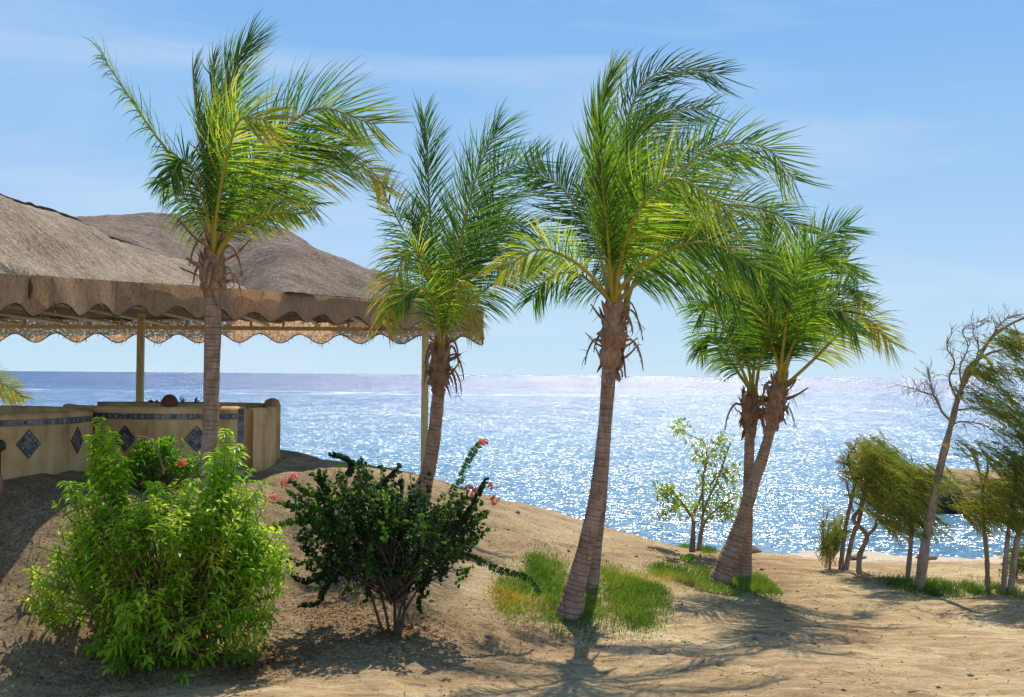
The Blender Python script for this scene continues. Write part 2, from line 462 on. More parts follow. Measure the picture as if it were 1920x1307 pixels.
def water_mat():
    t = NT('sea_water')
    g = t.n('NewGeometry'); sx = t.n('SeparateXYZ'); t.l(g.outputs['Position'], sx.inputs[0])
    pos = g.outputs['Position']
    def mapped(scale):
        m = t.n('Mapping'); m.inputs['Scale'].default_value = scale; t.l(pos, m.inputs[0]); return m.outputs[0]
    y = sx.outputs['Y']
    fy = t.n('MapRange'); t.l(y, fy.inputs[0]); fy.inputs[1].default_value = 20; fy.inputs[2].default_value = 320
    patch = t.noise(mapped((0.02, 0.06, 1)), 1.0, 4, 0.6)
    fac = t.math('ADD', fy.outputs[0], t.math('MULTIPLY', t.math('SUBTRACT', patch, 0.5), 0.5), True)
    col = t.ramp(fac, [(0.0, (0.11, 0.24, 0.34)), (0.25, (0.085, 0.20, 0.32)), (0.55, (0.055, 0.15, 0.30)), (1.0, (0.03, 0.09, 0.23))])
    def slopes(scale, detail, amp, off):
        m = t.n('Mapping'); m.inputs['Scale'].default_value = scale; m.inputs['Location'].default_value = (off, off * 2, 0); t.l(pos, m.inputs[0])
        n = t.n('TexNoise'); n.inputs['Scale'].default_value = 1.0; n.inputs['Detail'].default_value = detail; n.inputs['Roughness'].default_value = 0.6
        t.l(m.outputs[0], n.inputs['Vector'])
        v = t.n('VectorMath', operation='SUBTRACT'); t.l(n.outputs['Color'], v.inputs[0]); v.inputs[1].default_value = (0.5, 0.5, 0.5)
        w = t.n('VectorMath', operation='MULTIPLY'); t.l(v.outputs[0], w.inputs[0]); w.inputs[1].default_value = (amp * 0.68, amp, 0)
        return w.outputs[0]
    def vadd(a_, b_):
        v = t.n('VectorMath', operation='ADD')
        for i_, x_ in ((0, a_), (1, b_)):
            if isinstance(x_, tuple): v.inputs[i_].default_value = x_
            else: t.l(x_, v.inputs[i_])
        return v.outputs[0]
    sl = vadd(slopes((5.0, 8.0, 1), 2, 3.4, 3.0), slopes((2.2, 4.5, 1), 3, 2.5, 11.0))
    sl = vadd(sl, slopes((0.5, 0.25, 1), 4, 1.1, 23.0))
    sl = vadd(sl, slopes((0.09, 0.03, 1), 5, 0.6, 31.0))
    # normals lean beachward, more so offshore, added so distant water catches sun glitter
    far_ = t.n('MapRange'); t.l(y, far_.inputs[0]); far_.inputs[1].default_value = 25; far_.inputs[2].default_value = 260
    gain = t.n('VectorMath', operation='SCALE'); t.l(sl, gain.inputs[0]); t.l(t.math('ADD', 1.0, t.math('MULTIPLY', far_.outputs[0], 0.0)), gain.inputs['Scale'])
    lean = t.n('CombineXYZ'); t.l(t.math('SUBTRACT', -0.14, t.math('MULTIPLY', far_.outputs[0], 0.235)), lean.inputs[1]); lean.inputs[2].default_value = 1.0
    nv = t.n('VectorMath', operation='NORMALIZE'); t.l(vadd(gain.outputs[0], lean.outputs[0]), nv.inputs[0])
    nb = nv.outputs[0]
    # breaking foam on the reef edge
    fo = t.noise(mapped((0.06, 0.05, 1)), 1.0, 6, 0.75)
    b1 = t.math('SUBTRACT', 1.0, t.math('ABSOLUTE', t.math('DIVIDE', t.math('SUBTRACT', y, 196.0), 22.0)), True)
    xm = t.n('MapRange'); t.l(sx.outputs['X'], xm.inputs[0]); xm.inputs[1].default_value = 10; xm.inputs[2].default_value = -10
    foam = t.math('MULTIPLY', t.math('MULTIPLY', b1, xm.outputs[0]), t.ramp(fo, [(0.5, (0, 0, 0)), (0.62, (.8, .8, .8))]), True)
    p = t.pbr(col, 0.19, 0.78, nb)
    p.node.inputs['IOR'].default_value = 1.5
    w = t.pbr((0.8, 0.84, 0.86), 0.8, 0.2)
    m = t.n('MixShader'); t.l(foam, m.inputs[0]); t.l(p, m.inputs[1]); t.l(w, m.inputs[2])
    return t.done(m.outputs[0])
M['water'] = water_mat()

# ------------------------------------------------------------------ terrain
SEA = -0.35
ctl = []
def cp(px, py, D): ctl.append(P(px, py, D))
for px, py, D in [
    (0, 1180, 11.7), (0, 1050, 12.5), (0, 945, 13.3), (-250, 1050, 12.4), (-250, 945, 13.3), (150, 1010, 12.8), (150, 930, 13.6),
    (300, 1265, 11.4), (120, 1260, 11.4), (300, 1150, 12.3), (300, 1000, 13.4), (470, 893, 16.8), (550, 950, 15.5), (400, 920, 15.6),
    (550, 1050, 14), (600, 1130, 13), (740, 1195, 12.2), (740, 1090, 13.6), (790, 925, 17), (700, 960, 15.8), (900, 1000, 16), (900, 1100, 14), (900, 1200, 12.5),
    (1065, 1150, 13.5), (1000, 1050, 15.5), (1108, 1092, 14.5), (1150, 1030, 17), (1370, 1090, 16), (1300, 1034, 18),
    (1250, 1200, 12.6), (1500, 1200, 12.8), (1500, 1070, 17.2), (1720, 1105, 16), (1900, 1112, 16), (1650, 1075, 17.3),
    (510, 850, 20), (600, 864, 20), (700, 880, 19.8), (790, 895, 19.5), (900, 921, 19.3), (1000, 950, 19), (1100, 984, 18.7), (1200, 1011, 18.6), (1290, 1030, 18.8), (1400, 1038, 19.3),
    (1600, 1056, 19.4), (1800, 1056, 19.4)]:
    cp(px, py, D)
for x in (-14, -7, -3, 0, 3, 7, 14): ctl.append(np.array([x, 10.4, 0.02])); ctl.append(np.array([x, 7.5, 0.0]))
for x in (-14, -9.5, -7, -4.5): ctl.append(np.array([x, 16, 1.5])); ctl.append(np.array([x, 20, 1.5])); ctl.append(np.array([x, 22.5, 1.45]))
for x in (-14, -8, -4): ctl.append(np.array([x, 26, 0.6])); ctl.append(np.array([x, 29, -0.9]))
for x, z in ((-2, 0.55), (-0.5, 0.35), (1, 0.0), (2.5, -0.2)): ctl.append(np.array([x, 22.0, z])); ctl.append(np.array([x, 25, z - 1.0]))
for x in (3.6, 6, 8.5, 11, 15): ctl.append(np.array([x, 20.3, -0.26])); ctl.append(np.array([x, 21.7, -0.36])); ctl.append(np.array([x, 25, -0.95]))
ctl.append(np.array([14, 16, 0.0])); ctl.append(np.array([14, 12.5, 0.0]))
ctl = np.array(ctl)
PRINTS = []
for _t in range(9):                                   # trails of footprints trodden across the sand
    _x, _y = rng.uniform(-4, 7), rng.uniform(10.8, 17.5); _a = rng.uniform(-0.5, 0.5) + (math.pi if rng.random() < .5 else 0)
    for _i in range(24):
        _a += rng.normal(0, 0.10); _x += math.cos(_a) * 0.42; _y += math.sin(_a) * 0.30
        _s = 0.10 if _i % 2 else -0.10
        PRINTS.append((_x - math.sin(_a) * _s, _y + math.cos(_a) * _s, _a, rng.uniform(.85, 1.1)))
def _k(r): return np.where(r > 1e-9, r * r * np.log(r + 1e-9), 0)
def _fit():
    n = len(ctl)
    r = np.hypot(ctl[:, None, 0] - ctl[None, :, 0], ctl[:, None, 1] - ctl[None, :, 1])
    A = np.zeros((n + 3, n + 3)); A[:n, :n] = _k(r) + np.eye(n) * 0.02
    A[:n, n] = 1; A[:n, n + 1] = ctl[:, 0]; A[:n, n + 2] = ctl[:, 1]; A[n:, :n] = A[:n, n:].T
    return np.linalg.solve(A, np.concatenate([ctl[:, 2], [0, 0, 0]]))
_w = _fit()
def ground(x, y):
    x = np.asarray(x, float); y = np.asarray(y, float)
    xs = np.clip(x, -15, 15); ys = np.clip(y, 7, 29)
    z = np.zeros(np.broadcast(xs, ys).shape)
    for i in range(len(ctl)):
        z = z + _w[i] * _k(np.hypot(xs - ctl[i, 0], ys - ctl[i, 1]))
    n = len(ctl)
    z = z + _w[n] + _w[n + 1] * xs + _w[n + 2] * ys
    # spit of land on the far side of the little bay
    far = np.clip((y - 25) / 3, 0, 1)
    z = z * (1 - far) + (-1.6) * far
    spit = np.exp(-(((y - 30.5) / 2.8) ** 2)) * (1 / (1 + np.exp(-(x - 9.3) / 0.5)))
    z = np.where(spit * 2.15 - 1.6 > z, spit * 2.15 - 1.6, z)
    z = z + vnoise(x, y, 1.7, 1) * 0.09 + vnoise(x, y, 0.6, 2) * 0.06 + vnoise(x, y, 0.27, 3) * 0.035 + vnoise(x, y, 0.12, 4) * 0.016
    if z.size > 5000:
        for fx_, fy_, fa_, fs_ in PRINTS:
            k = (np.abs(x - fx_) < 0.35) & (np.abs(y - fy_) < 0.35)
            if not k.any(): continue
            dx, dy = x[k] - fx_, y[k] - fy_
            u = (dx * math.cos(fa_) + dy * math.sin(fa_)) / (0.15 * fs_); v = (-dx * math.sin(fa_) + dy * math.cos(fa_)) / (0.07 * fs_)
            q = u * u + v * v
            z[k] += -0.035 * np.exp(-q * q) + 0.016 * np.exp(-((np.sqrt(q) - 1.45) / 0.35) ** 2)
    return z
_gx = np.arange(-10.5, 13.5, 0.05); _gy = np.arange(8.6, 24.4, 0.05)
_GZ = ground(*np.meshgrid(_gx, _gy, indexing='ij'))
_ground_full = ground
def ground(x, y):
    x = np.asarray(x, float); y = np.asarray(y, float)
    x, y = np.broadcast_arrays(x, y)
    if x.size and x.min() > -10.4 and x.max() < 13.3 and y.min() > 8.7 and y.max() < 24.2:
        fx = (x + 10.5) / 0.05; fy = (y - 8.6) / 0.05
        i = fx.astype(int); j = fy.astype(int); fx = fx - i; fy = fy - j
        return (_GZ[i, j] * (1 - fx) + _GZ[i + 1, j] * fx) * (1 - fy) + (_GZ[i, j + 1] * (1 - fx) + _GZ[i + 1, j + 1] * fx) * fy
    return _ground_full(x, y)
def gz(x, y): return float(ground(x, y))
def gp(px, py, lo=9.0, hi=27.0):
    """where the line of sight through a photo pixel meets the ground"""
    D = np.arange(lo, hi, 0.03)
    v = P(px, py, 1.0) - np.array([0, 0, CAMZ])
    zz = CAMZ + v[2] * D
    g = ground(v[0] * D, D)
    k = np.nonzero(zz <= g)[0]
    d = D[k[0]] if len(k) else hi
    return np.array([v[0] * d, d, gz(v[0] * d, d)])

def build_ground():
    xs = np.concatenate([[-9000, -3000, -900, -300, -120, -60, -35], np.arange(-24, -10, 0.5), np.arange(-10, 13, 0.05), np.arange(13, 24, 0.5), [30, 60, 120, 300, 900, 3000, 9000]])
    ys = np.concatenate([[-200, -60, -20, -8, 0, 4, 7], np.arange(8.5, 24.0, 0.045), np.arange(24, 36, 0.3), [40, 60, 120, 300, 900, 3000, 9500]])
    X, Y = np.meshgrid(xs, ys)
    Z = ground(X, Y)
    me = bpy.data.meshes.new('ground')
    nx, ny = len(xs), len(ys)
    v = np.stack([X.ravel(), Y.ravel(), Z.ravel()], 1)
    i = np.arange(ny - 1)[:, None] * nx + np.arange(nx - 1)[None]
    f = np.stack([i, i + 1, i + nx + 1, i + nx], -1).reshape(-1, 4)
    me.from_pydata(v.tolist(), [], f.tolist())
    me.polygons.foreach_set('use_smooth', [True] * len(me.polygons))
    me.materials.append(M['sand'])
    o = bpy.data.objects.new('ground', me); COL.objects.link(o)
    tag(o, kind='structure', label='sandy gravel ground sloping down to the beach', cat='ground')
build_ground()

def build_sea():
    me = bpy.data.meshes.new('sea')
    xs = [-9000, -1000, -100, 0, 100, 1000, 9000]; ys = [17, 60, 300, 2000, 9000]
    v = [(x, y, SEA) for y in ys for x in xs]
    n = len(xs)
    f = [[j * n + i, j * n + i + 1, (j + 1) * n + i + 1, (j + 1) * n + i] for j in range(len(ys) - 1) for i in range(n - 1)]
    me.from_pydata(v, [], f); me.materials.append(M['water'])
    o = bpy.data.objects.new('sea', me); COL.objects.link(o)
    tag(o, kind='structure', label='blue sea glittering in the sun out to the horizon', cat='sea')
build_sea()

# ------------------------------------------------------------------ canopy pavilion
EAVE = [(-420, 478, 9.3), (-200, 496, 10.4), (0, 512, 12.0), (104, 519, 13.0), (250, 529, 14.6), (380, 537, 15.9), (500, 545, 17.2), (620, 556, 18.6), (740, 566, 19.9), (840, 573, 20.9), (906, 580, 21.5)]
eave_w = np.array([P(*e) for e in EAVE])
def eave_at(px):
    e = np.array(EAVE)
    return np.array([np.interp(px, e[:, 0], e[:, 1]), np.interp(px, e[:, 0], e[:, 2])])

def sheet(rows, mat, name, parent, nu=160, nv=30, amp=0.03, seed=11, sag=0.0):
    """rows: list of polylines (world pts) eave->ridge->back; lofted to a thick cloth"""
    R_ = [curve(r, nu) for r in rows]
    G = np.zeros((nv, nu, 3))
    for i in range(nu):
        G[:, i] = curve([r[i] for r in R_], nv)
    nz_ = vnoise(G[..., 0] * 1.0, G[..., 1] * 1.0, 0.7, seed) + 0.5 * vnoise(G[..., 0], G[..., 1], 0.25, seed + 1)
    fade = np.ones((nv, 1)); fade[0] = 0.2
    nz_ = nz_ + 0.35 * vnoise(G[..., 0], G[..., 1], 0.11, seed + 2)
    G[..., 2] += nz_ * amp * 2.4 * fade
    mb = MB()
    for k, off in ((0, 0.0), (1, -0.03)):
        v = G.reshape(-1, 3) + np.array([0, 0, off])
        fs = []
        for j in range(nv - 1):
            for i in range(nu - 1):
                a = j * nu + i
                q = [a, a + 1, a + nu + 1, a + nu]
                fs.append(q if k == 0 else q[::-1])
        mb.add(v, fs)
    return mb.build(name, mat, parent), G

def valance(line, name, mat, parent, pitch=0.83, drop=0.50, scal=0.2, seed=3, thick=0.02, phase=0.0):
    L = np.concatenate([[0], np.cumsum(np.linalg.norm(np.diff(line, axis=0), axis=1))])
    n = int(L[-1] / 0.05)
    s = np.linspace(0, L[-1], n)
    pts = np.stack([np.interp(s, L, line[:, k]) for k in range(3)], 1)
    T = np.gradient(pts, axis=0); T[:, 2] = 0; T /= np.linalg.norm(T, axis=1)[:, None]
    N = np.stack([T[:, 1], -T[:, 0], np.zeros(n)], 1)
    ph = (s / pitch + phase)
    jit = np.interp(ph, np.arange(0, 60), rng.uniform(-0.03, 0.03, 60))
    low = drop - scal * (0.5 + 0.5 * np.cos(2 * math.pi * ph)) + jit
    wob = vnoise(s, s * 0, 0.6, seed) * 0.10
    m = 10
    G = np.zeros((m, n, 3))
    for j in range(m):
        f = j / (m - 1)
        G[j] = pts - np.array([0, 0, 1]) * (low * f)[:, None] + N * (wob * f + 0.02 * np.sin(ph * 2 * math.pi + 1) * f)[:, None]
    mb = MB()
    for off in (0, 1):
        v = (G + N[None] * (thick * off)).reshape(-1, 3)
        fs = [[j * n + i, j * n + i + 1, (j + 1) * n + i + 1, (j + 1) * n + i] for j in range(m - 1) for i in range(n - 1)]
        mb.add(v, fs if off == 0 else [q[::-1] for q in fs])
    o = mb.build(name, mat, parent)
    hm = MB(); hm.tube(G[-1] + N * 0.01, 0.011, 5); hm.build('hem', M['cord'], o)
    fr = MB(); r = np.random.default_rng(seed + 50)
    for k in range(int(n * 1.6)):
        i = r.integers(1, n - 2); p = (pts[i] + N[i] * 0.03) if k % 3 else G[-1][i]
        ln = r.uniform(.03, .12); e = p + np.array([r.normal(0, .03), r.normal(0, .02), (-1 if r.random() < .7 else .5) * ln])
        fr.strip([p, (p + e) / 2 + N[i] * .01, e], [.007, .005, .001], T[i])
    tag(fr.build('frayed_fibres', M['burlap'], o), kind='stuff')
    return o, G

def pavilion():
    base = P(797, 893, 20.6)
    root = empty('canopy_pavilion', (base[0], base[1], gz(base[0], base[1])), 'large burlap canopy with scalloped edge on yellow posts behind the palms', 'canopy')
    # first sheet: left slope up to the ridge that falls to the right
    pxs = [-420, -200, 0, 104, 200, 300, 380, 440]
    ridge = {-420: 240, -200: 290, 0: 362, 104: 400, 200: 440, 300: 478, 380: 508, 440: 534}
    r0 = [P(p, *eave_at(p)) for p in pxs]
    def mid(p, f, dd, bow=0.0):
        e, D = eave_at(p); return P(p + 40 * f, e * (1 - f) + ridge[p] * f + bow, D + dd * f)
    r1 = [mid(p, 0.33, 2.2, 10) for p in pxs]
    r2 = [mid(p, 0.68, 2.2, 8) for p in pxs]
    r3 = [P(p, ridge[p], eave_at(p)[1] + 2.2) for p in pxs]
    r4 = [P(p, ridge[p] + 40, eave_at(p)[1] + 3.2) for p in pxs]
    # keep the loft in plan order: x of each row taken at its own depth
    s1, G1 = sheet([r0, r1, r2, r3, r4], M['burlap'], 'roof_sheet', root, 170, 34, 0.035, 11)
    # second sheet: hump behind, running down to the right-hand eave
    hump = [(90, 415), (150, 407), (300, 403), (420, 412), (530, 434), (600, 466), (680, 500), (760, 530), (840, 555), (906, 580)]
    q = [h[0] for h in hump]
    def low(p):
        if p < 440:
            return P(p, np.interp(p, pxs, [ridge[k] for k in pxs]) + 22, eave_at(p)[1] + 2.6)
        e, D = eave_at(p); return P(p, e - 1, D - 0.01)
    top = [P(a, b, 21.0 + 0.6 * i / 9) for i, (a, b) in enumerate(hump)]
    lo = [low(p) for p in (90, 150, 300, 420, 530, 600, 680, 760, 840, 906)]
    m1 = [l * 0.66 + t_ * 0.34 + np.array([0, 0, -0.03]) for l, t_ in zip(lo, top)]
    m2 = [l * 0.33 + t_ * 0.67 + np.array([0, 0, 0.02]) for l, t_ in zip(lo, top)]
    bk = [np.array([t_[0] * 1.05, t_[1] + 1.3, t_[2] - 0.35 if t_[2] > 4.8 else 4.2]) for t_ in top]
    bk2 = [np.array([t_[0] * 1.13, 23.9, 4.1]) for t_ in top]
    s2, G2 = sheet([lo, m1, m2, top, bk, bk2], M['burlap_dark'], 'roof_sheet', root, 150, 44, 0.05, 23)
    # rear left roof (closes the roof behind the first ridge)
    rl0 = [P(p, ridge[p] + 34, eave_at(p)[1] + 3.1) for p in pxs]
    rl1 = [np.array([a[0] * (24.2 / a[1]), 24.2, 4.12]) for a in rl0]
    rlm = [(a + b) / 2 + np.array([0, 0, 0.05]) for a, b in zip(rl0, rl1)]
    sheet([rl0, rlm, rl1], M['burlap_dark'], 'roof_sheet', root, 60, 12, 0.03, 31)
    # valances
    ev = curve(eave_w, 120)
    valance(ev, 'front_valance', M['valance'], root, 0.83, 0.45, 0.145, 5, phase=0.36)
    zr = 4.12
    rear = np.array([[-16.5, 24.0, zr], [-10, 24.0, zr], [-5, 24.0, zr], [-0.62, 23.6, zr - 0.02]])
    corner = np.array([[-0.62, 23.6, zr - 0.02], [-0.6, 22.6, 4.18], eave_w[-1] + np.array([0.0, 0.05, 0])])
    valance(rear, 'rear_valance', M['netting'], root, 0.86, 0.50, 0.19, 8)
    valance(corner, 'side_valance', M['valance'], root, 0.8, 0.52, 0.17, 9)
    # timber frame
    mb = MB(); mb.box((-8.6, 23.85, 3.93), (15.9, 0.09, 0.08)); mb.build('rear_beam', M['timber'], root, False)
    mb = MB(); mb.tube([e + np.array([0.0, 0.22, -0.12]) for e in ev[::6]], 0.035, 6); mb.build('front_beam', M['timber'], root)
    for k in range(15):
        x = -15.6 + k * 1.05
        yf = np.interp(x, ev[:, 0], ev[:, 1]) + 0.2
        zt = float(np.interp(x, ev[:, 0], ev[:, 2])) - 0.16
        a = np.array([x, 23.8, 3.99]); b = np.array([x, (23.8 + yf) / 2, (zt + 3.99) / 2 + (0.2 if yf < 17 else 0.0)]); c = np.array([x, yf, zt])
        mb = MB(); mb.tube([a, b], 0.035, 6); mb.tube([b, c], 0.035, 6); mb.build('rafter', M['timber'], root)
    for (x0, z0) in ((-15, 3.99),):
        for k in range(22):
            x = -15 + k * 0.68
            mb = MB(); mb.box((x, 23.87, 4.02), (0.05, 0.05, 0.16)); mb.build('strut', M['timber'], root, False)
    for px, D, yt in ((263, 22.0, 575), (389, 22.0, 575), (797, 20.7, 615)):
        a = P(px, 700, D); x, y = a[0], a[1]
        mb = MB(); mb.box((x, y, (gz(x, y) - 0.05 + 4.12) / 2), (0.125, 0.125, 4.12 - gz(x, y) + 0.05), 0.1)
        mb.build('post', M['timber'], root, False)
    for pl in ([(0, 436, .33), (75, 469, .33)], [(322, 500, .5), (372, 521, .25)], [(623, 525, 0), (680, 548, 0), (728, 565, 0)]):
        pts = []
        for (x, yv, f) in pl:
            e, D = eave_at(x)
            if x < 440: fr = (e - yv) / (e - np.interp(x, pxs, [ridge[k] for k in pxs])); d = D + 2.2 * fr
            else: d = D + (21.3 - D) * min(1, (e - yv) / 45.)
            pts.append(P(x, yv, d) + np.array([0, -0.04, 0.035]))
        mb = MB(); mb.tube(curve(pts, 14), 0.012, 6); mb.build('seam_cord', M['cord'], root)
    # rope along the upper edges
    for G, row in ((G1, int(34 * .72)),):
        mb = MB(); mb.tube(G[row][:, :] + np.array([0, 0, 0.02]), 0.02, 6); mb.build('edge_rope', M['cord'], root)
    # dark slit in the front valance, its shade drawn as a dark strip
    a = P(56, 520, eave_at(56)[1] - 0.04); b = P(55, 560, eave_at(56)[1] - 0.04)
    mb = MB(); mb.tube([a, (a + b) / 2 + np.array([0.01, 0, 0]), b], [0.015, 0.028, 0.012], 6); mb.build('dark_slit', M['cord'], root)
pavilion()

# ------------------------------------------------------------------ enclosure walls
def wall_solid(path, th, z0, z1, mb, closed=False):
    path = np.asarray(path, float)[:, :2]; n = len(path)
    if closed:
        T = np.roll(path, -1, 0) - np.roll(path, 1, 0)
    else:
        T = np.gradient(path, axis=0)
    T /= np.linalg.norm(T, axis=1)[:, None]
    N = np.stack([T[:, 1], -T[:, 0]], 1)
    h = th / 2
    prof = [(-h, z0), (-h, z1 - 0.06), (-h * 0.75, z1 - 0.015), (0, z1), (h * 0.75, z1 - 0.015), (h, z1 - 0.06), (h, z0)]
    k = len(prof)
    v = [(*(path[i] + N[i] * o), z) for i in range(n) for o, z in prof]
    fs = []
    for i in range(n if closed else n - 1):
        j = (i + 1) % n
        for a in range(k - 1):
            fs.append([i * k + a, i * k + a + 1, j * k + a + 1, j * k + a])
    if not closed:
        fs.append(list(range(k))); fs.append([(n - 1) * k + a for a in range(k)][::-1])
    mb.add(v, fs)
    return path, N

def surf(path, N, s, off):
    L = np.concatenate([[0], np.cumsum(np.linalg.norm(np.diff(path, axis=0), axis=1))])
    c = np.array([np.interp(s, L, path[:, 0]), np.interp(s, L, path[:, 1])])
    n = np.array([np.interp(s, L, N[:, 0]), np.interp(s, L, N[:, 1])]); n /= np.linalg.norm(n)
    return c + n * off

def tile_band(path, N, s0, s1, z0, z1, off, parent, name='tile_band', ts=0.105):
    mb = MB(); s = s0
    while s < s1 - 0.02:
        w = ts * rng.uniform(0.9, 1.1)
        t_ = rng.choice([0.05, 0.25, 0.4, 0.6, 0.8, 0.15, 0.95, 0.3])
        e = min(s + w - 0.006, s1)
        v = []
        for q in (off, off + 0.006):
            for a, z in ((s, z0), (e, z0), (e, z1), (s, z1)):
                c = surf(path, N, a, q); v.append((c[0], c[1], z))
        mb.add(v, [[4, 5, 6, 7], [0, 1, 5, 4], [1, 2, 6, 5], [2, 3, 7, 6], [3, 0, 4, 7]], t_)
        # painted motif
        cs, cz = (s + e) / 2, (z0 + z1) / 2
        rr = min(e - s, z1 - z0) * 0.34
        v = []
        for a in np.arange(8) / 8 * 2 * math.pi:
            c = surf(path, N, cs + rr * math.cos(a), off + 0.009); v.append((c[0], c[1], cz + rr * math.sin(a)))
        mb.add(v, [list(range(8))], rng.choice([0.4, 0.95, 0.05, 0.7]))
        s += w
    return mb.build(name, M['tile'], parent, False)

def diamond(path, N, s, zc, hw, hh, off, parent):
    mb = MB()
    K = 4
    for i in range(K):
        for j in range(K):
            def pt(u, w, o):
                a = (u - w) * hw; b = (u + w - 1) * hh
                c = surf(path, N, s + a, o); return (c[0], c[1], zc + b)
            g = 0.03
            u0, u1, w0, w1 = (i + g) / K, (i + 1 - g) / K, (j + g) / K, (j + 1 - g) / K
            v = [pt(u0, w0, off + .007), pt(u1, w0, off + .007), pt(u1, w1, off + .007), pt(u0, w1, off + .007)]
            core = (i in (1, 2) and j in (1, 2))
            tv = rng.choice([0.35, 0.42, 0.95]) if core else rng.choice([0.02, 0.1, 0.25, 0.8, 0.5, 0.6, 0.2])
            mb.add(v, [[0, 1, 2, 3]], tv)
            cu, cw = (u0 + u1) / 2, (w0 + w1) / 2
            r_ = 0.33 / K
            vv = [pt(cu + r_ * math.cos(a), cw + r_ * math.sin(a), off + .010) for a in np.arange(10) / 10 * 2 * math.pi]
            mb.add(vv, [list(range(10))], rng.choice([0.4, 0.95, 0.03, 0.75, 0.3]))
    v = []
    for o in (off - 0.002, off + 0.004):
        for a, b in ((0, -1), (1, 0), (0, 1), (-1, 0)):
            c = surf(path, N, s + a * hw * 1.03, o); v.append((c[0], c[1], zc + b * hh * 1.03))
    mb.add(v, [[4, 5, 6, 7], [0, 1, 5, 4], [1, 2, 6, 5], [2, 3, 7, 6], [3, 0, 4, 7]], 0.02)
    return mb.build('diamond_tile', M['tile'], parent, False)

def enclosures():
    # round enclosure at the left edge
    cx, cy, r = -7.95, 15.55, 2.0
    an = np.linspace(0, 2 * math.pi, 97)[:-1]
    ring = np.stack([cx + r * np.cos(an - math.pi / 2), cy + r * np.sin(an - math.pi / 2)], 1)   # starts facing the camera
    root = empty('round_wall', (cx, cy, 1.45), 'round ochre plaster wall with blue diamond tiles at left edge', 'wall', 'plaster seating walls under the canopy')
    mb = MB(); wall_solid(ring, 0.2, 1.2, 2.465, mb, True); mb.build('plaster_wall', M['plaster'], root)
    arc = np.stack([cx + r * np.cos(np.linspace(-2.2, 0.35, 80)), cy + r * np.sin(np.linspace(-2.2, 0.35, 80))], 1)
    T = np.gradient(arc, axis=0); T /= np.linalg.norm(T, axis=1)[:, None]; N = np.stack([T[:, 1], -T[:, 0]], 1)
    def s_of(th): return (th + 2.2) * r
    tile_band(arc, N, s_of(-2.1), s_of(0.25), 2.30, 2.385, 0.102, root)
    for px in (57, 148, -60):
        # angle at which the wall surface is seen at this pixel
        best = min(np.linspace(-2.1, 0.2, 800), key=lambda a: abs((960 + F_ * (cx + 2.1 * math.cos(a)) / (cy + 2.1 * math.sin(a))) - px))
        diamond(arc, N, s_of(best), 2.07, 0.17, 0.185, 0.102, root)
    # long enclosure in the middle
    root = empty('tiled_wall', (-5, 17.5, 1.45), 'long low ochre plaster wall with diamond tiles and tile-edged end behind leftmost palm', 'wall', 'plaster seating walls under the canopy')
    fr = curve([(-6.85, 17.6, 0), (-6.3, 16.85, 0), (-5.2, 16.45, 0), (-4.5, 16.6, 0), (-3.95, 16.85, 0)], 60)
    mb = MB(); path, N = wall_solid(fr, 0.2, 1.2, 2.5, mb); 
    sd_ = curve([(-3.93, 17.02, 0), (-3.78, 17.6, 0), (-3.88, 18.45, 0)], 20)
    bk = curve([(-3.98, 18.5, 0), (-4.8, 18.9, 0), (-5.8, 19.0, 0), (-6.8, 18.7, 0)], 40)
    mb.build('plaster_wall', M['plaster'], root)
    mb = MB(); wall_solid(sd_, 0.16, 1.2, 2.47, mb); mb.build('side_wall', M['plaster'], root)
    mb = MB(); wall_solid(bk, 0.2, 1.2, 2.505, mb); mb.build('back_wall', M['plaster'], root)
    a = np.linspace(0, 1, 10)
    mb = MB(); mb.tube([(-3.90, 18.55, 1.2), (-3.90, 18.55, 2.48), (-3.90, 18.55, 2.55), (-3.90, 18.55, 2.59)], [0.14, 0.14, 0.11, 0.03], 14)
    mb.build('end_pillar', M['plaster'], root)
    L = np.sum(np.linalg.norm(np.diff(path, axis=0), axis=1))
    N = -N if N[30][1] > 0 else N
    tile_band(path, N, 0.1, L - 0.13, 2.315, 2.40, 0.102, root)
    mb = MB()
    z = 1.56
    while z < 2.40:
        v = []
        for q in (0.102, 0.108):
            for s_, zz in ((L - 0.12, z), (L - 0.03, z), (L - 0.03, z + 0.095), (L - 0.12, z + 0.095)):
                c = surf(path, N, s_, q); v.append((c[0], c[1], zz))
        mb.add(v, [[4, 5, 6, 7], [0, 1, 5, 4], [1, 2, 6, 5], [2, 3, 7, 6], [3, 0, 4, 7]], rng.choice([0.05, 0.2, 0.3, 0.8, 0.4]))
        z += 0.102
    mb.build('tile_border', M['tile'], root, False)
    Ls = np.concatenate([[0], np.cumsum(np.linalg.norm(np.diff(path, axis=0), axis=1))])
    for px in (240, 366):
        pxs_ = 960 + F_ * (path[:, 0]) / (path[:, 1] - 0.1)
        s_ = np.interp(px, pxs_, Ls)
        diamond(path, N, s_, 2.035, 0.17, 0.19, 0.102, root)
    # terracotta ball on the wall
    c = P(318, 754, 16.5)
    mb = MB(); zz = np.linspace(-0.5, 1, 12) * math.pi / 2
    prof = [(0.115 * math.cos(a), 0.115 * math.sin(a)) for a in zz]
    mb.tube([(c[0], 16.5, 2.56 + h) for _, h in prof], [max(q, 0.002) for q, _ in prof], 18, flat=1.0)
    o = mb.build('clay_ball', M['terracotta'], loc=(c[0], 16.5, 2.49)); tag(o, 'dark terracotta ball sitting on top of the long tiled wall', 'ornament')
enclosures()

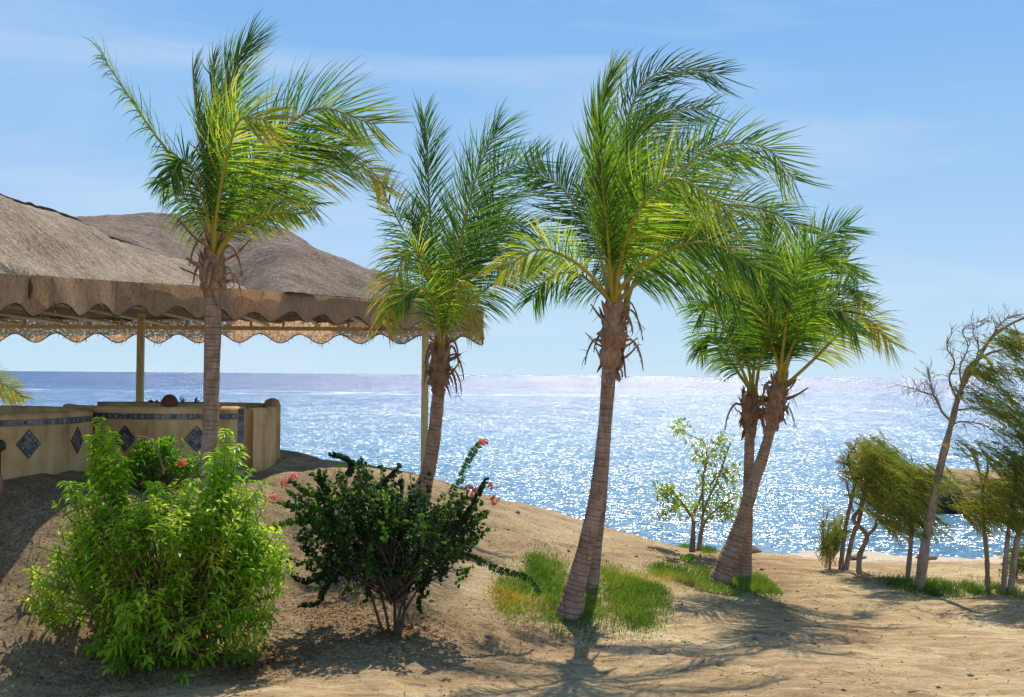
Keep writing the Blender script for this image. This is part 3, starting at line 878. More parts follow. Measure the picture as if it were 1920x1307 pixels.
# ------------------------------------------------------------------ palms
WIND = np.array([1.0, 0.15, 0.12])
def frond(root, pts, D, leaf=0.55, roll=25, tint=0.35, tvar=0.16, wind=0.5, droop=0.25, start=0.28, dens=1.0, ribr=0.026, tip_tint=None, sides=(1, -1), ang=(22, 58), seed=0, sparse=0.0, name='frond'):
    """pts: (px,py,depth offset) along the midrib, built at its own real distance"""
    r = np.random.default_rng(seed + 100)
    start = max(start, 0.25); wind *= 0.85; droop = droop * 0.9 + 0.06
    w = [P(a, b, D + c) for a, b, c in pts]
    n = int(60 * dens) + 8
    rc = curve(w, n)
    L = np.sum(np.linalg.norm(np.diff(rc, axis=0), axis=1))
    T = np.gradient(rc, axis=0); T /= np.linalg.norm(T, axis=1)[:, None]
    view = np.array([0, 1.0, 0])
    tt = np.linspace(0, 1, n)
    mb = MB(); rb = MB()
    rad = ribr * (1 - 0.85 * tt) + 0.003
    rad[:4] *= np.array([1.9, 1.6, 1.3, 1.15])
    rb.tube(rc, rad, 6, tint=np.clip(0.35 + tint * 0.5 + r.uniform(-.1, .1) - 0.2 * tt, 0, 1))
    rl = R(roll)
    for i in range(n):
        if tt[i] < start: continue
        u = (tt[i] - start) / (1 - start)
        Ll = leaf * 1.34 * (0.5 + 0.5 * math.sin(min(u * 2.2, 1.0) * math.pi / 2)) * (1 - 0.36 * max(0, u - 0.35) ** 1.2 / 0.65 ** 1.2)
        S0 = nrm(np.cross(T[i], view))
        V0 = nrm(np.cross(S0, T[i]))
        S = S0 * math.cos(rl) + V0 * math.sin(rl)
        Nn = nrm(np.cross(S, T[i]))
        for sd_ in sides:
            if r.random() < sparse: continue
            for rep in range(2):
                a = R(ang[0] + (ang[1] - ang[0]) * u + r.normal(0, 6))
                base = rc[i] + T[i] * (L / n) * (rep - 0.5 + r.uniform(-.4, .4)) * 0.5
                d = nrm(S * sd_ * math.cos(a) + T[i] * math.sin(a) + Nn * (0.12 + r.normal(0, 0.18)))
                ll = Ll * r.uniform(0.82, 1.08)
                if rep and r.random() < 0.1: ll *= 0.5
                K = 6
                p = base.copy(); pp = [p.copy()]; dd = [d.copy()]
                wv = wind * r.uniform(0.7, 1.3)
                for k in range(1, K):
                    s_ = k / (K - 1)
                    d = nrm(d + (WIND * wv * 0.42 + np.array([0, 0, -1]) * droop * 0.42) * s_ + r.normal(0, 0.02, 3))
                    p = p + d * ll / (K - 1)
                    pp.append(p.copy()); dd.append(d.copy())
                wd = nrm(np.cross(d, Nn) + r.normal(0, 0.22, 3))
                wid = np.array([0.55, 1.0, 0.95, 0.75, 0.45, 0.05]) * (0.0068 + 0.003 * ll)
                tb = tint + r.normal(0, tvar)
                if tip_tint is not None: tb = tb + (tip_tint - tint) * u ** 1.5
                tn = np.clip(tb + np.array([-.05, 0, 0, 0.03, 0.08, 0.2]), 0, 1)
                mb.strip(pp, wid, wd, tn, 0.35, Nn)
    o = mb.build(name, M['frond'], root)
    rb.build('midrib', M['rib'], o)
    return o

def palm(label, trunk, D0, D1, crown, fronds, boot, stubs=11, seed=0, tint=0.33, group='coconut palms on the sand'):
    """trunk: (px,py,width px) bottom to top; crown: px position of the growing point; boot: (px,py,halfwidth) list"""
    r = np.random.default_rng(seed)
    n = len(trunk)
    Ds = np.linspace(D0, D1, n)
    w = np.array([P(a, b, d) for (a, b, c), d in zip(trunk, Ds)])
    g = gz(w[0, 0], w[0, 1])
    w[0, 2] = g - 0.08
    root = empty('palm_tree', (w[0, 0], w[0, 1], g), label, 'palm tree', group)
    rr = np.array([c * 0.5 * d / F_ for (a, b, c), d in zip(trunk, Ds)])
    # trunk with ring scars
    pp = curve(np.hstack([w, rr[:, None]]), 150)
    L = np.concatenate([[0], np.cumsum(np.linalg.norm(np.diff(pp[:, :3], axis=0), axis=1))])
    m = int(L[-1] / 0.016)
    s = np.linspace(0, L[-1], m)
    q = np.stack([np.interp(s, L, pp[:, k]) for k in range(4)], 1)
    ph = np.cumsum(0.016 / np.interp(s, [0, L[-1]], [0.06, 0.045]) * (1 + 0.7 * vnoise(s, s * 0 + seed, 0.35, 5)))
    fr_ = ph % 1.0
    prof = np.where(fr_ < 0.18, -1 + fr_ / 0.18, (1 - fr_) * 0.6)
    rad = q[:, 3] * (1 + 0.045 * prof + 0.10 * vnoise(s, s * 0 + seed, 0.25, 6) + 0.05 * vnoise(s, s * 0 + seed, 0.07, 8))
    mb = MB(); mb.tube(q[:, :3], rad, 20, tint=np.where(fr_ < 0.2, 0.95, np.where(fr_ > 0.85, 0.5, 0.1)))
    mb.build('trunk', M['trunk'], root)
    # fibrous boot of old leaf bases
    bw = np.array([P(a, b, D1) for a, b, c in boot]); br = np.array([c * 0.72 * D1 / F_ for a, b, c in boot])
    bb = curve(np.hstack([bw, br[:, None]]), 26)
    mb = MB(); mb.tube(bb[:, :3], bb[:, 3] * (1 + 0.12 * r.standard_normal(26)), 14)
    # overlapping husk plates
    for k in range(34):
        i = r.integers(1, 20); a = r.uniform(0, 2 * math.pi)
        out = np.array([math.cos(a), math.sin(a) , 0])
        c0 = bb[i, :3] + out * bb[i, 3] * 0.8
        ln = r.uniform(0.10, 0.26)
        up = r.choice([1, 1, -1])
        pts = [c0, c0 + out * 0.05 + np.array([0, 0, up * ln * 0.5]), c0 + out * (0.04 + r.uniform(0, .06)) + np.array([0, 0, up * ln])]
        mb.strip(curve(pts, 6), np.array([0.035, 0.06, 0.055, 0.045, 0.03, 0.01]) * r.uniform(.7, 1.3), nrm([-math.sin(a), math.cos(a), 0]), 0.5, 0.5, -out)
    mb.build('leaf_base_husk', M['fibre'], root)
    for k in range(stubs):
        i = int(r.integers(4, 20)); a = r.uniform(0, 2 * math.pi)
        out = nrm([math.cos(a), 0.6 * math.sin(a), 0])
        c0 = bb[i, :3] + out * bb[i, 3] * 0.6
        ln = r.uniform(0.16, 0.38)
        if r.random() < 0.45:
            pts = [c0, c0 + out * ln * 0.4 + np.array([0, 0, 0.05]), c0 + out * ln * 0.7 + np.array([0, 0, -ln * 0.35]), c0 + out * ln * 0.8 + np.array([0, 0, -ln * 0.9])]
        else:
            e = r.uniform(0.2, 0.9)
            pts = [c0, c0 + out * ln * 0.5 + np.array([0, 0, e * ln * 0.35]), c0 + out * ln + np.array([0, 0, e * ln])]
        cc = curve(pts, 9)
        mb = MB(); mb.tube(cc, np.linspace(0.040, 0.012, 9) * r.uniform(.7, 1.3), 7, flat=0.45, up=out)
        # torn fibres
        for q_ in range(5):
            j = r.integers(3, 9); e2 = cc[j] + r.normal(0, 0.05, 3) + np.array([0, 0, -r.uniform(.03, .1)])
            mb.tube([cc[j], (cc[j] + e2) / 2 + r.normal(0, .01, 3), e2], [0.004, 0.003, 0.001], 4)
        mb.build('dead_leaf_stalk', M['stalk'], root)
    for k, fd in enumerate(fronds):
        kw = dict(fd[1]) if len(fd) > 1 else {}
        pts = [(crown[0] + (fd[0][0][0] - crown[0]) * 0.0 + r.uniform(-7, 7), crown[1] + r.uniform(-4, 10), 0)] + list(fd[0])
        kw.setdefault('tint', tint + r.uniform(-.08, .08)); kw.setdefault('roll', r.uniform(15, 45) * r.choice([-1, 1]))
        frond(root, pts, D1, seed=seed * 31 + k, **kw)
    return root

G = 'coconut palms on the sand'
palm('tall leftmost palm with straight trunk in front of the burlap canopy',
     [(390, 985, 42), (391, 900, 34), (395, 800, 30), (398, 700, 28), (400, 620, 29), (399, 555, 29)], 12.9, 13.0, (404, 488),
     [([(382, 410, .1), (335, 315, .3), (272, 225, .5), (192, 105, .8)], dict(leaf=.40, roll=65, wind=-.1, droop=.75, tint=.30, start=.3, ang=(30, 60), sparse=.12)),
      ([(402, 350, 0), (418, 220, 0), (438, 135, 0), (464, 82, .1)], dict(leaf=.62, roll=20, wind=.35, droop=-.1, tint=.30, ang=(45, 72))),
      ([(398, 370, .4), (400, 260, .6), (402, 180, .7), (400, 115, .8)], dict(leaf=.42, roll=30, wind=.3, droop=-.2, tint=.25, ang=(50, 75))),
      ([(392, 380, -.2), (378, 270, -.3), (368, 200, -.4), (362, 130, -.5)], dict(leaf=.36, roll=60, wind=.25, droop=-.1, tint=.22, ang=(50, 75))),
      ([(425, 390, -.3), (490, 285, -.5), (590, 205, -.7), (700, 232, -1)], dict(leaf=.66, roll=12, wind=.45, droop=.05, tint=.42, tip_tint=.62, ang=(28, 55), start=.25)),
      ([(440, 425, .3), (530, 350, .4), (620, 312, .5), (690, 318, .6), (722, 355, .6)], dict(leaf=.46, roll=25, wind=.3, droop=.35, tint=.55, tip_tint=.85, tvar=.2)),
      ([(432, 410, 0), (500, 330, -.2), (570, 275, -.3), (640, 275, -.4)], dict(leaf=.62, roll=25, wind=.6, droop=.1, tint=.40, start=.15)),
      ([(388, 400, -.3), (362, 320, -.5), (340, 300, -.7), (322, 330, -.9)], dict(leaf=.42, roll=25, wind=.15, droop=.7, tint=.28, start=.3)),
      ([(385, 430, .3), (350, 375, .5), (325, 340, .6), (305, 345, .7)], dict(leaf=.42, roll=20, wind=.1, droop=.9, tint=.30, sparse=.1)),
      ([(410, 380, -.5), (425, 300, -.9), (450, 225, -1.2), (500, 225, -1.5)], dict(leaf=.60, roll=15, wind=.6, droop=.3, tint=.45, tip_tint=.75, start=.1)),
      ([(420, 400, .6), (460, 320, 1.0), (520, 250, 1.3)], dict(leaf=.55, roll=20, wind=.6, droop=.1, tint=.3, start=.12)),
      ([(400, 400, -.3), (395, 310, -.4), (385, 230, -.5)], dict(leaf=.50, roll=50, wind=.4, droop=.3, tint=.25, start=.1)),
      ([(425, 450, -.2), (465, 415, -.4), (520, 398, -.5), (560, 402, -.6)], dict(leaf=.30, roll=20, wind=.3, droop=.5, tint=.6, start=.4, ribr=.034, sparse=.4)),
      ([(430, 440, .5), (480, 390, .8), (540, 370, 1.1), (590, 385, 1.3)], dict(leaf=.42, roll=20, wind=.4, droop=.5, tint=.35, start=.25, sparse=.2))],
     [(399, 562, 17), (398, 545, 27), (399, 520, 34), (401, 490, 30), (404, 455, 20), (405, 425, 9)], 13, 1, group=G)

palm('second palm from the left, its trunk leaning in front of the bare canopy post',
     [(784, 932, 46), (798, 900, 30), (808, 860, 26), (816, 800, 25), (822, 740, 23)], 17.0, 16.8, (828, 655),
     [([(818, 520, 0), (806, 400, 0), (802, 300, 0), (801, 270, 0), (795, 222, 0)], dict(leaf=.55, roll=20, wind=.25, droop=-.1, tint=.18, ang=(40, 70))),
      ([(836, 560, -.3), (865, 440, -.5), (895, 325, -.7), (930, 245, -.8)], dict(leaf=.72, roll=25, wind=.35, droop=.15, tint=.22, ang=(30, 62))),
      ([(845, 540, .4), (885, 420, .7), (940, 325, 1.0), (1005, 300, 1.2)], dict(leaf=.75, roll=12, wind=.35, droop=-.2, tint=.28, start=.3)),
      ([(815, 570, .3), (783, 480, .4), (750, 420, .5), (712, 345, .6)], dict(leaf=.55, roll=20, wind=.5, droop=.25, tint=.18, start=.25, sparse=.2)),
      ([(820, 580, -.5), (805, 510, -.8), (775, 470, -1.0), (738, 520, -1.3), (722, 600, -1.4)], dict(leaf=.50, roll=30, wind=-.05, droop=.7, tint=.48, tip_tint=.95, start=.35)),
      ([(848, 600, .2), (900, 550, .4), (955, 515, .5), (1010, 500, .6)], dict(leaf=.55, roll=20, wind=.2, droop=.75, tint=.22, start=.2, sparse=.15)),
      ([(840, 580, -.8), (855, 525, -1.0), (880, 560, -1.2), (890, 615, -1.3)], dict(leaf=.42, roll=50, wind=.2, droop=.9, tint=.55, tip_tint=.95, start=.3)),
      ([(845, 570, .2), (885, 480, .3), (940, 430, .4), (1000, 425, .5)], dict(leaf=.62, roll=15, wind=.4, droop=.2, tint=.26, start=.18)),
      ([(820, 600, -.9), (800, 545, -1.4), (770, 545, -1.7), (745, 575, -1.9)], dict(leaf=.48, roll=20, wind=.05, droop=.7, tint=.42, start=.2)),
      ([(838, 600, -.2), (870, 520, -.3), (905, 440, -.3), (925, 380, -.3)], dict(leaf=.66, roll=20, wind=.3, droop=.35, tint=.2, start=.15)),
      ([(818, 590, -.2), (800, 510, -.3), (788, 440, -.4), (770, 400, -.4)], dict(leaf=.5, roll=40, wind=.4, droop=.35, tint=.2, start=.15))],
     [(823, 742, 15), (822, 722, 24), (824, 700, 27), (826, 670, 25), (828, 640, 19), (828, 605, 9)], 15, 2, group=G)

palm('tallest palm, its trunk leaning right from the larger grass patch at the centre',
     [(1064, 1158, 54), (1078, 1105, 39), (1098, 1030, 33), (1117, 940, 29), (1130, 840, 26), (1137, 760, 24), (1141, 690, 25)], 13.5, 13.5, (1150, 575),
     [([(1152, 430, 0), (1165, 290, 0), (1198, 170, 0), (1262, 128, .1), (1340, 138, .2)], dict(leaf=.62, roll=25, wind=.7, droop=.0, tint=.24, ang=(40, 60))),
      ([(1132, 440, -.2), (1118, 310, -.4), (1122, 215, -.5), (1146, 140, -.6)], dict(leaf=.50, roll=35, wind=.3, droop=-.25, tint=.40, ang=(50, 75), start=.15)),
      ([(1160, 430, .6), (1190, 300, .9), (1240, 215, 1.1), (1320, 205, 1.3)], dict(leaf=.60, roll=20, wind=.7, droop=.1, tint=.25, start=.2)),
      ([(1168, 470, -.8), (1203, 385, -1.3), (1270, 335, -1.7), (1370, 400, -2.0)], dict(leaf=.58, roll=12, wind=.25, droop=.1, tint=.48, tip_tint=.6, start=.2, ribr=.028)),
      ([(1175, 470, .2), (1240, 360, .3), (1330, 280, .4), (1430, 275, .5), (1488, 335, .5)], dict(leaf=.66, roll=10, wind=.5, droop=.05, tint=.42, tip_tint=.5, start=.25)),
      ([(1125, 480, .3), (1090, 400, .5), (1045, 345, .7), (995, 325, .9)], dict(leaf=.62, roll=15, wind=.35, droop=-.2, tint=.24, start=.3)),
      ([(1115, 525, -.2), (1070, 487, -.4), (1010, 468, -.6), (942, 505, -.8)], dict(leaf=.40, roll=15, wind=.15, droop=.7, tint=.5, tip_tint=.75, start=.35, sparse=.1)),
      ([(1185, 515, -.5), (1250, 470, -.9), (1330, 455, -1.2), (1410, 500, -1.4)], dict(leaf=.62, roll=15, wind=.35, droop=.55, tint=.42, start=.2)),
      ([(1190, 535, .1), (1250, 510, .2), (1320, 510, .3), (1385, 570, .4)], dict(leaf=.55, roll=15, wind=.25, droop=.7, tint=.38, start=.2)),
      ([(1140, 440, -.9), (1130, 340, -1.2), (1128, 240, -1.4)], dict(leaf=.50, roll=50, wind=.3, droop=-.1, tint=.38, start=.12, ang=(50, 75))),
      ([(1150, 440, -.6), (1168, 330, -.9), (1190, 250, -1.0), (1225, 215, -1.0)], dict(leaf=.55, roll=35, wind=.5, droop=-.1, tint=.40, start=.12, ang=(45, 70))),
      ([(1120, 540, .4), (1080, 512, .6), (1030, 520, .8), (1000, 560, .9)], dict(leaf=.45, roll=20, wind=.1, droop=.6, tint=.25, start=.25, sparse=.25)),
      ([(1165, 500, -.2), (1200, 440, -.3), (1250, 410, -.4), (1310, 430, -.5)], dict(leaf=.6, roll=25, wind=.4, droop=.4, tint=.45, start=.12))],
     [(1142, 700, 15), (1143, 680, 26), (1147, 650, 33), (1150, 615, 30), (1151, 580, 26), (1152, 535, 15), (1152, 500, 7)], 14, 3, group=G)

palm('slim palm half hidden directly behind the trunk of the tallest palm',
     [(1106, 1095, 30), (1118, 1020, 23), (1128, 930, 20), (1135, 840, 18), (1141, 760, 18), (1147, 700, 17)], 14.5, 14.7, (1166, 590),
     [([(1190, 480, .2), (1260, 410, .3), (1350, 385, .4), (1440, 395, .5), (1510, 435, .5)], dict(leaf=.62, roll=15, wind=.4, droop=.4, tint=.33, tip_tint=.5, start=.25)),
      ([(1180, 450, .3), (1230, 330, .5), (1310, 280, .6), (1390, 300, .7)], dict(leaf=.62, roll=20, wind=.5, droop=.2, tint=.28, start=.2)),
      ([(1195, 520, -.1), (1270, 465, -.1), (1360, 440, -.2), (1440, 500, -.2), (1465, 560, -.2)], dict(leaf=.55, roll=20, wind=.3, droop=.6, tint=.38, start=.25)),
      ([(1140, 480, .4), (1110, 400, .6), (1090, 350, .8)], dict(leaf=.5, roll=25, wind=.4, droop=.1, tint=.2, start=.2))],
     [(1148, 702, 12), (1150, 680, 20), (1156, 650, 22), (1162, 610, 18), (1166, 575, 10)], 5, 4, group=G)

palm('slim upright palm, left one of the crossed pair of trunks',
     [(1390, 1086, 38), (1396, 1040, 28), (1401, 960, 21), (1404, 880, 19), (1406, 805, 18)], 16.4, 16.4, (1410, 745),
     [([(1398, 660, 0), (1380, 575, 0), (1372, 490, 0)], dict(leaf=.5, roll=25, wind=.2, droop=.1, tint=.3)),
      ([(1418, 650, 0), (1430, 560, 0), (1445, 480, 0)], dict(leaf=.5, roll=25, wind=.35, droop=.1, tint=.38)),
      ([(1390, 690, -.2), (1362, 620, -.4), (1335, 570, -.5), (1318, 580, -.6)], dict(leaf=.55, roll=20, wind=-.15, droop=.55, tint=.28, start=.3)),
      ([(1385, 700, .2), (1352, 650, .4), (1328, 630, .5), (1312, 660, .6)], dict(leaf=.40, roll=20, wind=0, droop=.7, tint=.28, start=.3)),
      ([(1425, 680, -.4), (1445, 620, -.7), (1480, 590, -.9), (1520, 610, -1)], dict(leaf=.45, roll=20, wind=.4, droop=.4, tint=.36, start=.2)),
      ([(1415, 680, .4), (1425, 610, .6), (1420, 540, .8)], dict(leaf=.45, roll=25, wind=.3, droop=.2, tint=.25))],
     [(1406, 810, 12), (1406, 790, 20), (1407, 770, 22), (1409, 745, 17), (1410, 720, 8)], 13, 5, group=G)

palm('palm with curved trunk leaning right, front one of the crossed pair',
     [(1344, 1096, 48), (1364, 1052, 36), (1388, 985, 27), (1412, 910, 23), (1432, 850, 20), (1446, 800, 19)], 16.0, 16.0, (1463, 730),
     [([(1478, 610, 0), (1500, 520, 0), (1540, 450, 0), (1588, 425, 0)], dict(leaf=.55, roll=15, wind=.35, droop=0, tint=.38)),
      ([(1465, 600, -.3), (1452, 490, -.4), (1440, 410, -.5)], dict(leaf=.48, roll=30, wind=.25, droop=-.1, tint=.38, ang=(45, 72))),
      ([(1490, 650, .2), (1540, 580, .3), (1590, 540, .4), (1618, 575, .5)], dict(leaf=.52, roll=15, wind=.4, droop=.2, tint=.3)),
      ([(1485, 712, -.2), (1530, 670, -.3), (1580, 620, -.4), (1622, 597, -.4), (1668, 640, -.5)], dict(leaf=.48, roll=15, wind=.25, droop=.4, tint=.74, tip_tint=.82, start=.35, tvar=.08)),
      ([(1485, 620, .5), (1530, 530, .7), (1580, 490, .8), (1608, 520, .9)], dict(leaf=.55, roll=15, wind=.4, droop=.1, tint=.3)),
      ([(1455, 640, .3), (1435, 560, .5), (1400, 520, .7)], dict(leaf=.5, roll=20, wind=.2, droop=.3, tint=.28)),
      ([(1485, 650, -.7), (1525, 590, -1.0), (1570, 580, -1.3), (1605, 620, -1.4)], dict(leaf=.52, roll=20, wind=.3, droop=.35, tint=.36)),
      ([(1472, 620, -.9), (1485, 540, -1.2), (1520, 480, -1.4), (1560, 480, -1.5)], dict(leaf=.55, roll=15, wind=.35, droop=.15, tint=.42, ribr=.026)),
      ([(1450, 650, -.6), (1430, 590, -1.0), (1410, 550, -1.2)], dict(leaf=.5, roll=30, wind=.2, droop=.35, tint=.25)),
      ([(1468, 640, 0), (1478, 570, 0), (1490, 500, 0)], dict(leaf=.5, roll=20, wind=.3, droop=.1, tint=.32, start=.12))],
     [(1446, 805, 13), (1450, 780, 23), (1456, 750, 25), (1461, 725, 20), (1464, 690, 10)], 14, 6, group=G)

# yellowed young palm behind the round wall, mostly outside the frame
bx = P(-130, 760, 19.0)
palm('yellow frond tips of a young palm showing above the round wall', [(-130, 860, 34), (-128, 830, 30), (-126, 800, 26)], 25.5, 25.5, (-125, 770),
     [([(-90, 730, 0), (-40, 708, 0), (10, 722, 0), (42, 745, 0)], dict(leaf=.42, roll=15, wind=.3, droop=.3, tint=.80, tip_tint=.8)),
      ([(-90, 745, .2), (-50, 722, .3), (0, 738, .3), (28, 752, .3)], dict(leaf=.34, roll=15, wind=.3, droop=.3, tint=.78, tip_tint=.8)),
      ([(-110, 700, 0), (-80, 670, 0), (-50, 690, 0)], dict(leaf=.4, roll=20, wind=.3, droop=.3, tint=.6)),
      ([(-150, 700, 0), (-190, 690, 0), (-220, 720, 0)], dict(leaf=.4, roll=20, wind=.1, droop=.3, tint=.6))],
     [(-126, 805, 14), (-126, 785, 16), (-125, 765, 8)], 4, 9, group=G)

# ------------------------------------------------------------------ shrubs
def leafblade(mb, p, d, ln, wd, tint, r, droop=0.5, K=4):
    d = nrm(d); side = nrm(np.cross(d, [0, 0, 1]) + r.normal(0, .3, 3)); nv = nrm(np.cross(side, d))
    pts = [p]; q = p.copy(); dd = d.copy()
    for k in range(1, K):
        dd = nrm(dd + np.array([0, 0, -droop * k / K])); q = q + dd * ln / (K - 1); pts.append(q)
    wids = {4: [0.25, 1.0, 0.85, 0.04], 3: [0.3, 1.0, 0.05]}[K]
    mb.strip(pts, np.array(wids) * wd, side, np.clip(tint, 0, 1), 0.25, nv)

def sample_lobes(lobes, n, r, shell=0.55):
    """points in a union of ellipsoids given in photo pixels with a real depth radius"""
    w = np.array([l[3] * l[4] for l in lobes], float) * np.array([l[6] if len(l) > 6 else 1 for l in lobes]); w /= w.sum()
    out = []
    for k in r.choice(len(lobes), n, p=w):
        px, py, D, rx, ry, rd = lobes[k][:6]
        v = nrm(r.normal(0, 1, 3)); rad = (shell + (1 - shell) * r.random()) if r.random() < 0.75 else r.random() ** (1 / 3)
        v = v * rad
        c = P(px + v[0] * rx, py - v[2] * ry, D)
        c = c + (P(px + v[0] * rx, py - v[2] * ry, D + v[1] * rd) - c)
        out.append(c)
    return np.array(out)

def green_bush():
    r = np.random.default_rng(21)
    b = gp(290, 1262); base = np.array([b[0], 11.75, gz(b[0], 11.75)])
    root = empty('green_shrub', base, 'big bright green leafy bush with two tall shoots, in front of the walls', 'bush')
    D = 11.7
    lobes = [(300, 1010, D, 165, 95, .7), (190, 990, D, 85, 90, .6), (430, 990, D, 80, 100, .6), (310, 955, D, 140, 40, .5), (290, 1110, D, 165, 110, .8), (115, 1090, D, 75, 75, .5),
             (470, 1085, D, 70, 95, .5), (300, 1205, D - .1, 140, 60, .6), (440, 1160, D - .1, 75, 80, .5), (210, 1215, D - .2, 60, 55, .4), (60, 1135, D, 25, 18, .2), (195, 880, D, 26, 60, .25, 1.3), (422, 885, D, 24, 55, .25, 1.2),
             (505, 1040, D, 35, 60, .3)]
    tips = sample_lobes(lobes, 820, r, 0.5)
    wild = sample_lobes(lobes, 130, r, 0.95); wild = wild + (wild - (base + np.array([0, 0, .8]))) * r.uniform(.02, .20, (130, 1)); tips = np.concatenate([tips, wild])
    tips[:, 2] = np.maximum(tips[:, 2], ground(tips[:, 0], tips[:, 1]) + 0.08)
    st = MB(); lf = MB()
    for i, t_ in enumerate(tips):
        f = r.uniform(0.25, .6); org = base + np.array([r.normal(0, .16), r.normal(0, .12), 0])
        out = nrm(t_ - base)
        if i % 3 == 0:
            mid_ = org * 0.45 + t_ * 0.55 + np.array([0, 0, 0.12]) + r.normal(0, .05, 3)
            c = curve([org, mid_, t_], 8)
            st.tube(c, np.linspace(0.015, 0.004, 8), 5)
            d0 = nrm(c[-1] - c[-3])
        else:
            d0 = nrm(out + np.array([0, 0, 0.5]) + r.normal(0, .25, 3)); st.tube([t_ - d0 * .3, t_ - d0 * .12 + r.normal(0, .01, 3), t_], [.006, .005, .003], 4)
        sh = r.normal(0.6, 0.22)
        nl = int(r.integers(9, 20)); lsz = r.uniform(.75, 1.25)
        for k in range(nl):
            u = k / nl
            a = k * 2.4 + r.uniform(0, .5); pz = t_ - d0 * (0.26 * (1 - u))
            e1 = nrm(np.cross(d0, [0.3, 1, 0.1])); e2 = np.cross(d0, e1)
            dd = nrm((e1 * math.cos(a) + e2 * math.sin(a)) * 1.0 + d0 * (0.15 + 0.9 * u))
            leafblade(lf, pz, dd, lsz * r.uniform(.08, .16) * (1.1 - .4 * u), r.uniform(.011, .021), sh + u * .3 + r.normal(0, .08), r, 0.75)
    # two tall shoots
    for (x0, y0, x1, y1) in ((205, 960, 188, 785), (190, 960, 172, 818), (215, 960, 212, 812), (235, 960, 228, 860), (415, 960, 424, 806), (400, 960, 402, 850), (430, 960, 444, 835), (150, 980, 130, 905), (300, 960, 290, 905), (350, 960, 362, 900), (460, 980, 480, 925)):
        c = curve([P(x0, 1100, D), P(x0, y0, D), P(x1, y1, D - .05)], 60); st.tube(c, np.linspace(.012, .003, 60), 5)
        tall = y1 < 820
        for k in range(18, 60):
            for q in range(7 if tall else 3):
                a = k * 2.4 + q * 2.1; u = k / 60
                dd = nrm([math.cos(a), math.sin(a), 0.45])
                leafblade(lf, c[k], dd, r.uniform(.12, .19) * (1.35 - .75 * u if tall else 1), .017, 0.55 + .3 * u + r.normal(0, .08), r, 0.8)
    st.build('stems', M['stem'], root); lf.build('foliage', M['leaf_bright'], root)
green_bush()

def ovate(mb, p, d, s, tint, r):
    d = nrm(d); side = nrm(np.cross(d, r.normal(0, 1, 3)))
    nv = np.cross(side, d)
    mb.strip([p, p + d * s * .35, p + d * s * .7, p + d * s], np.array([.1, .42, .36, .03]) * s, side, np.clip(tint, 0, 1), 0.3, nv)

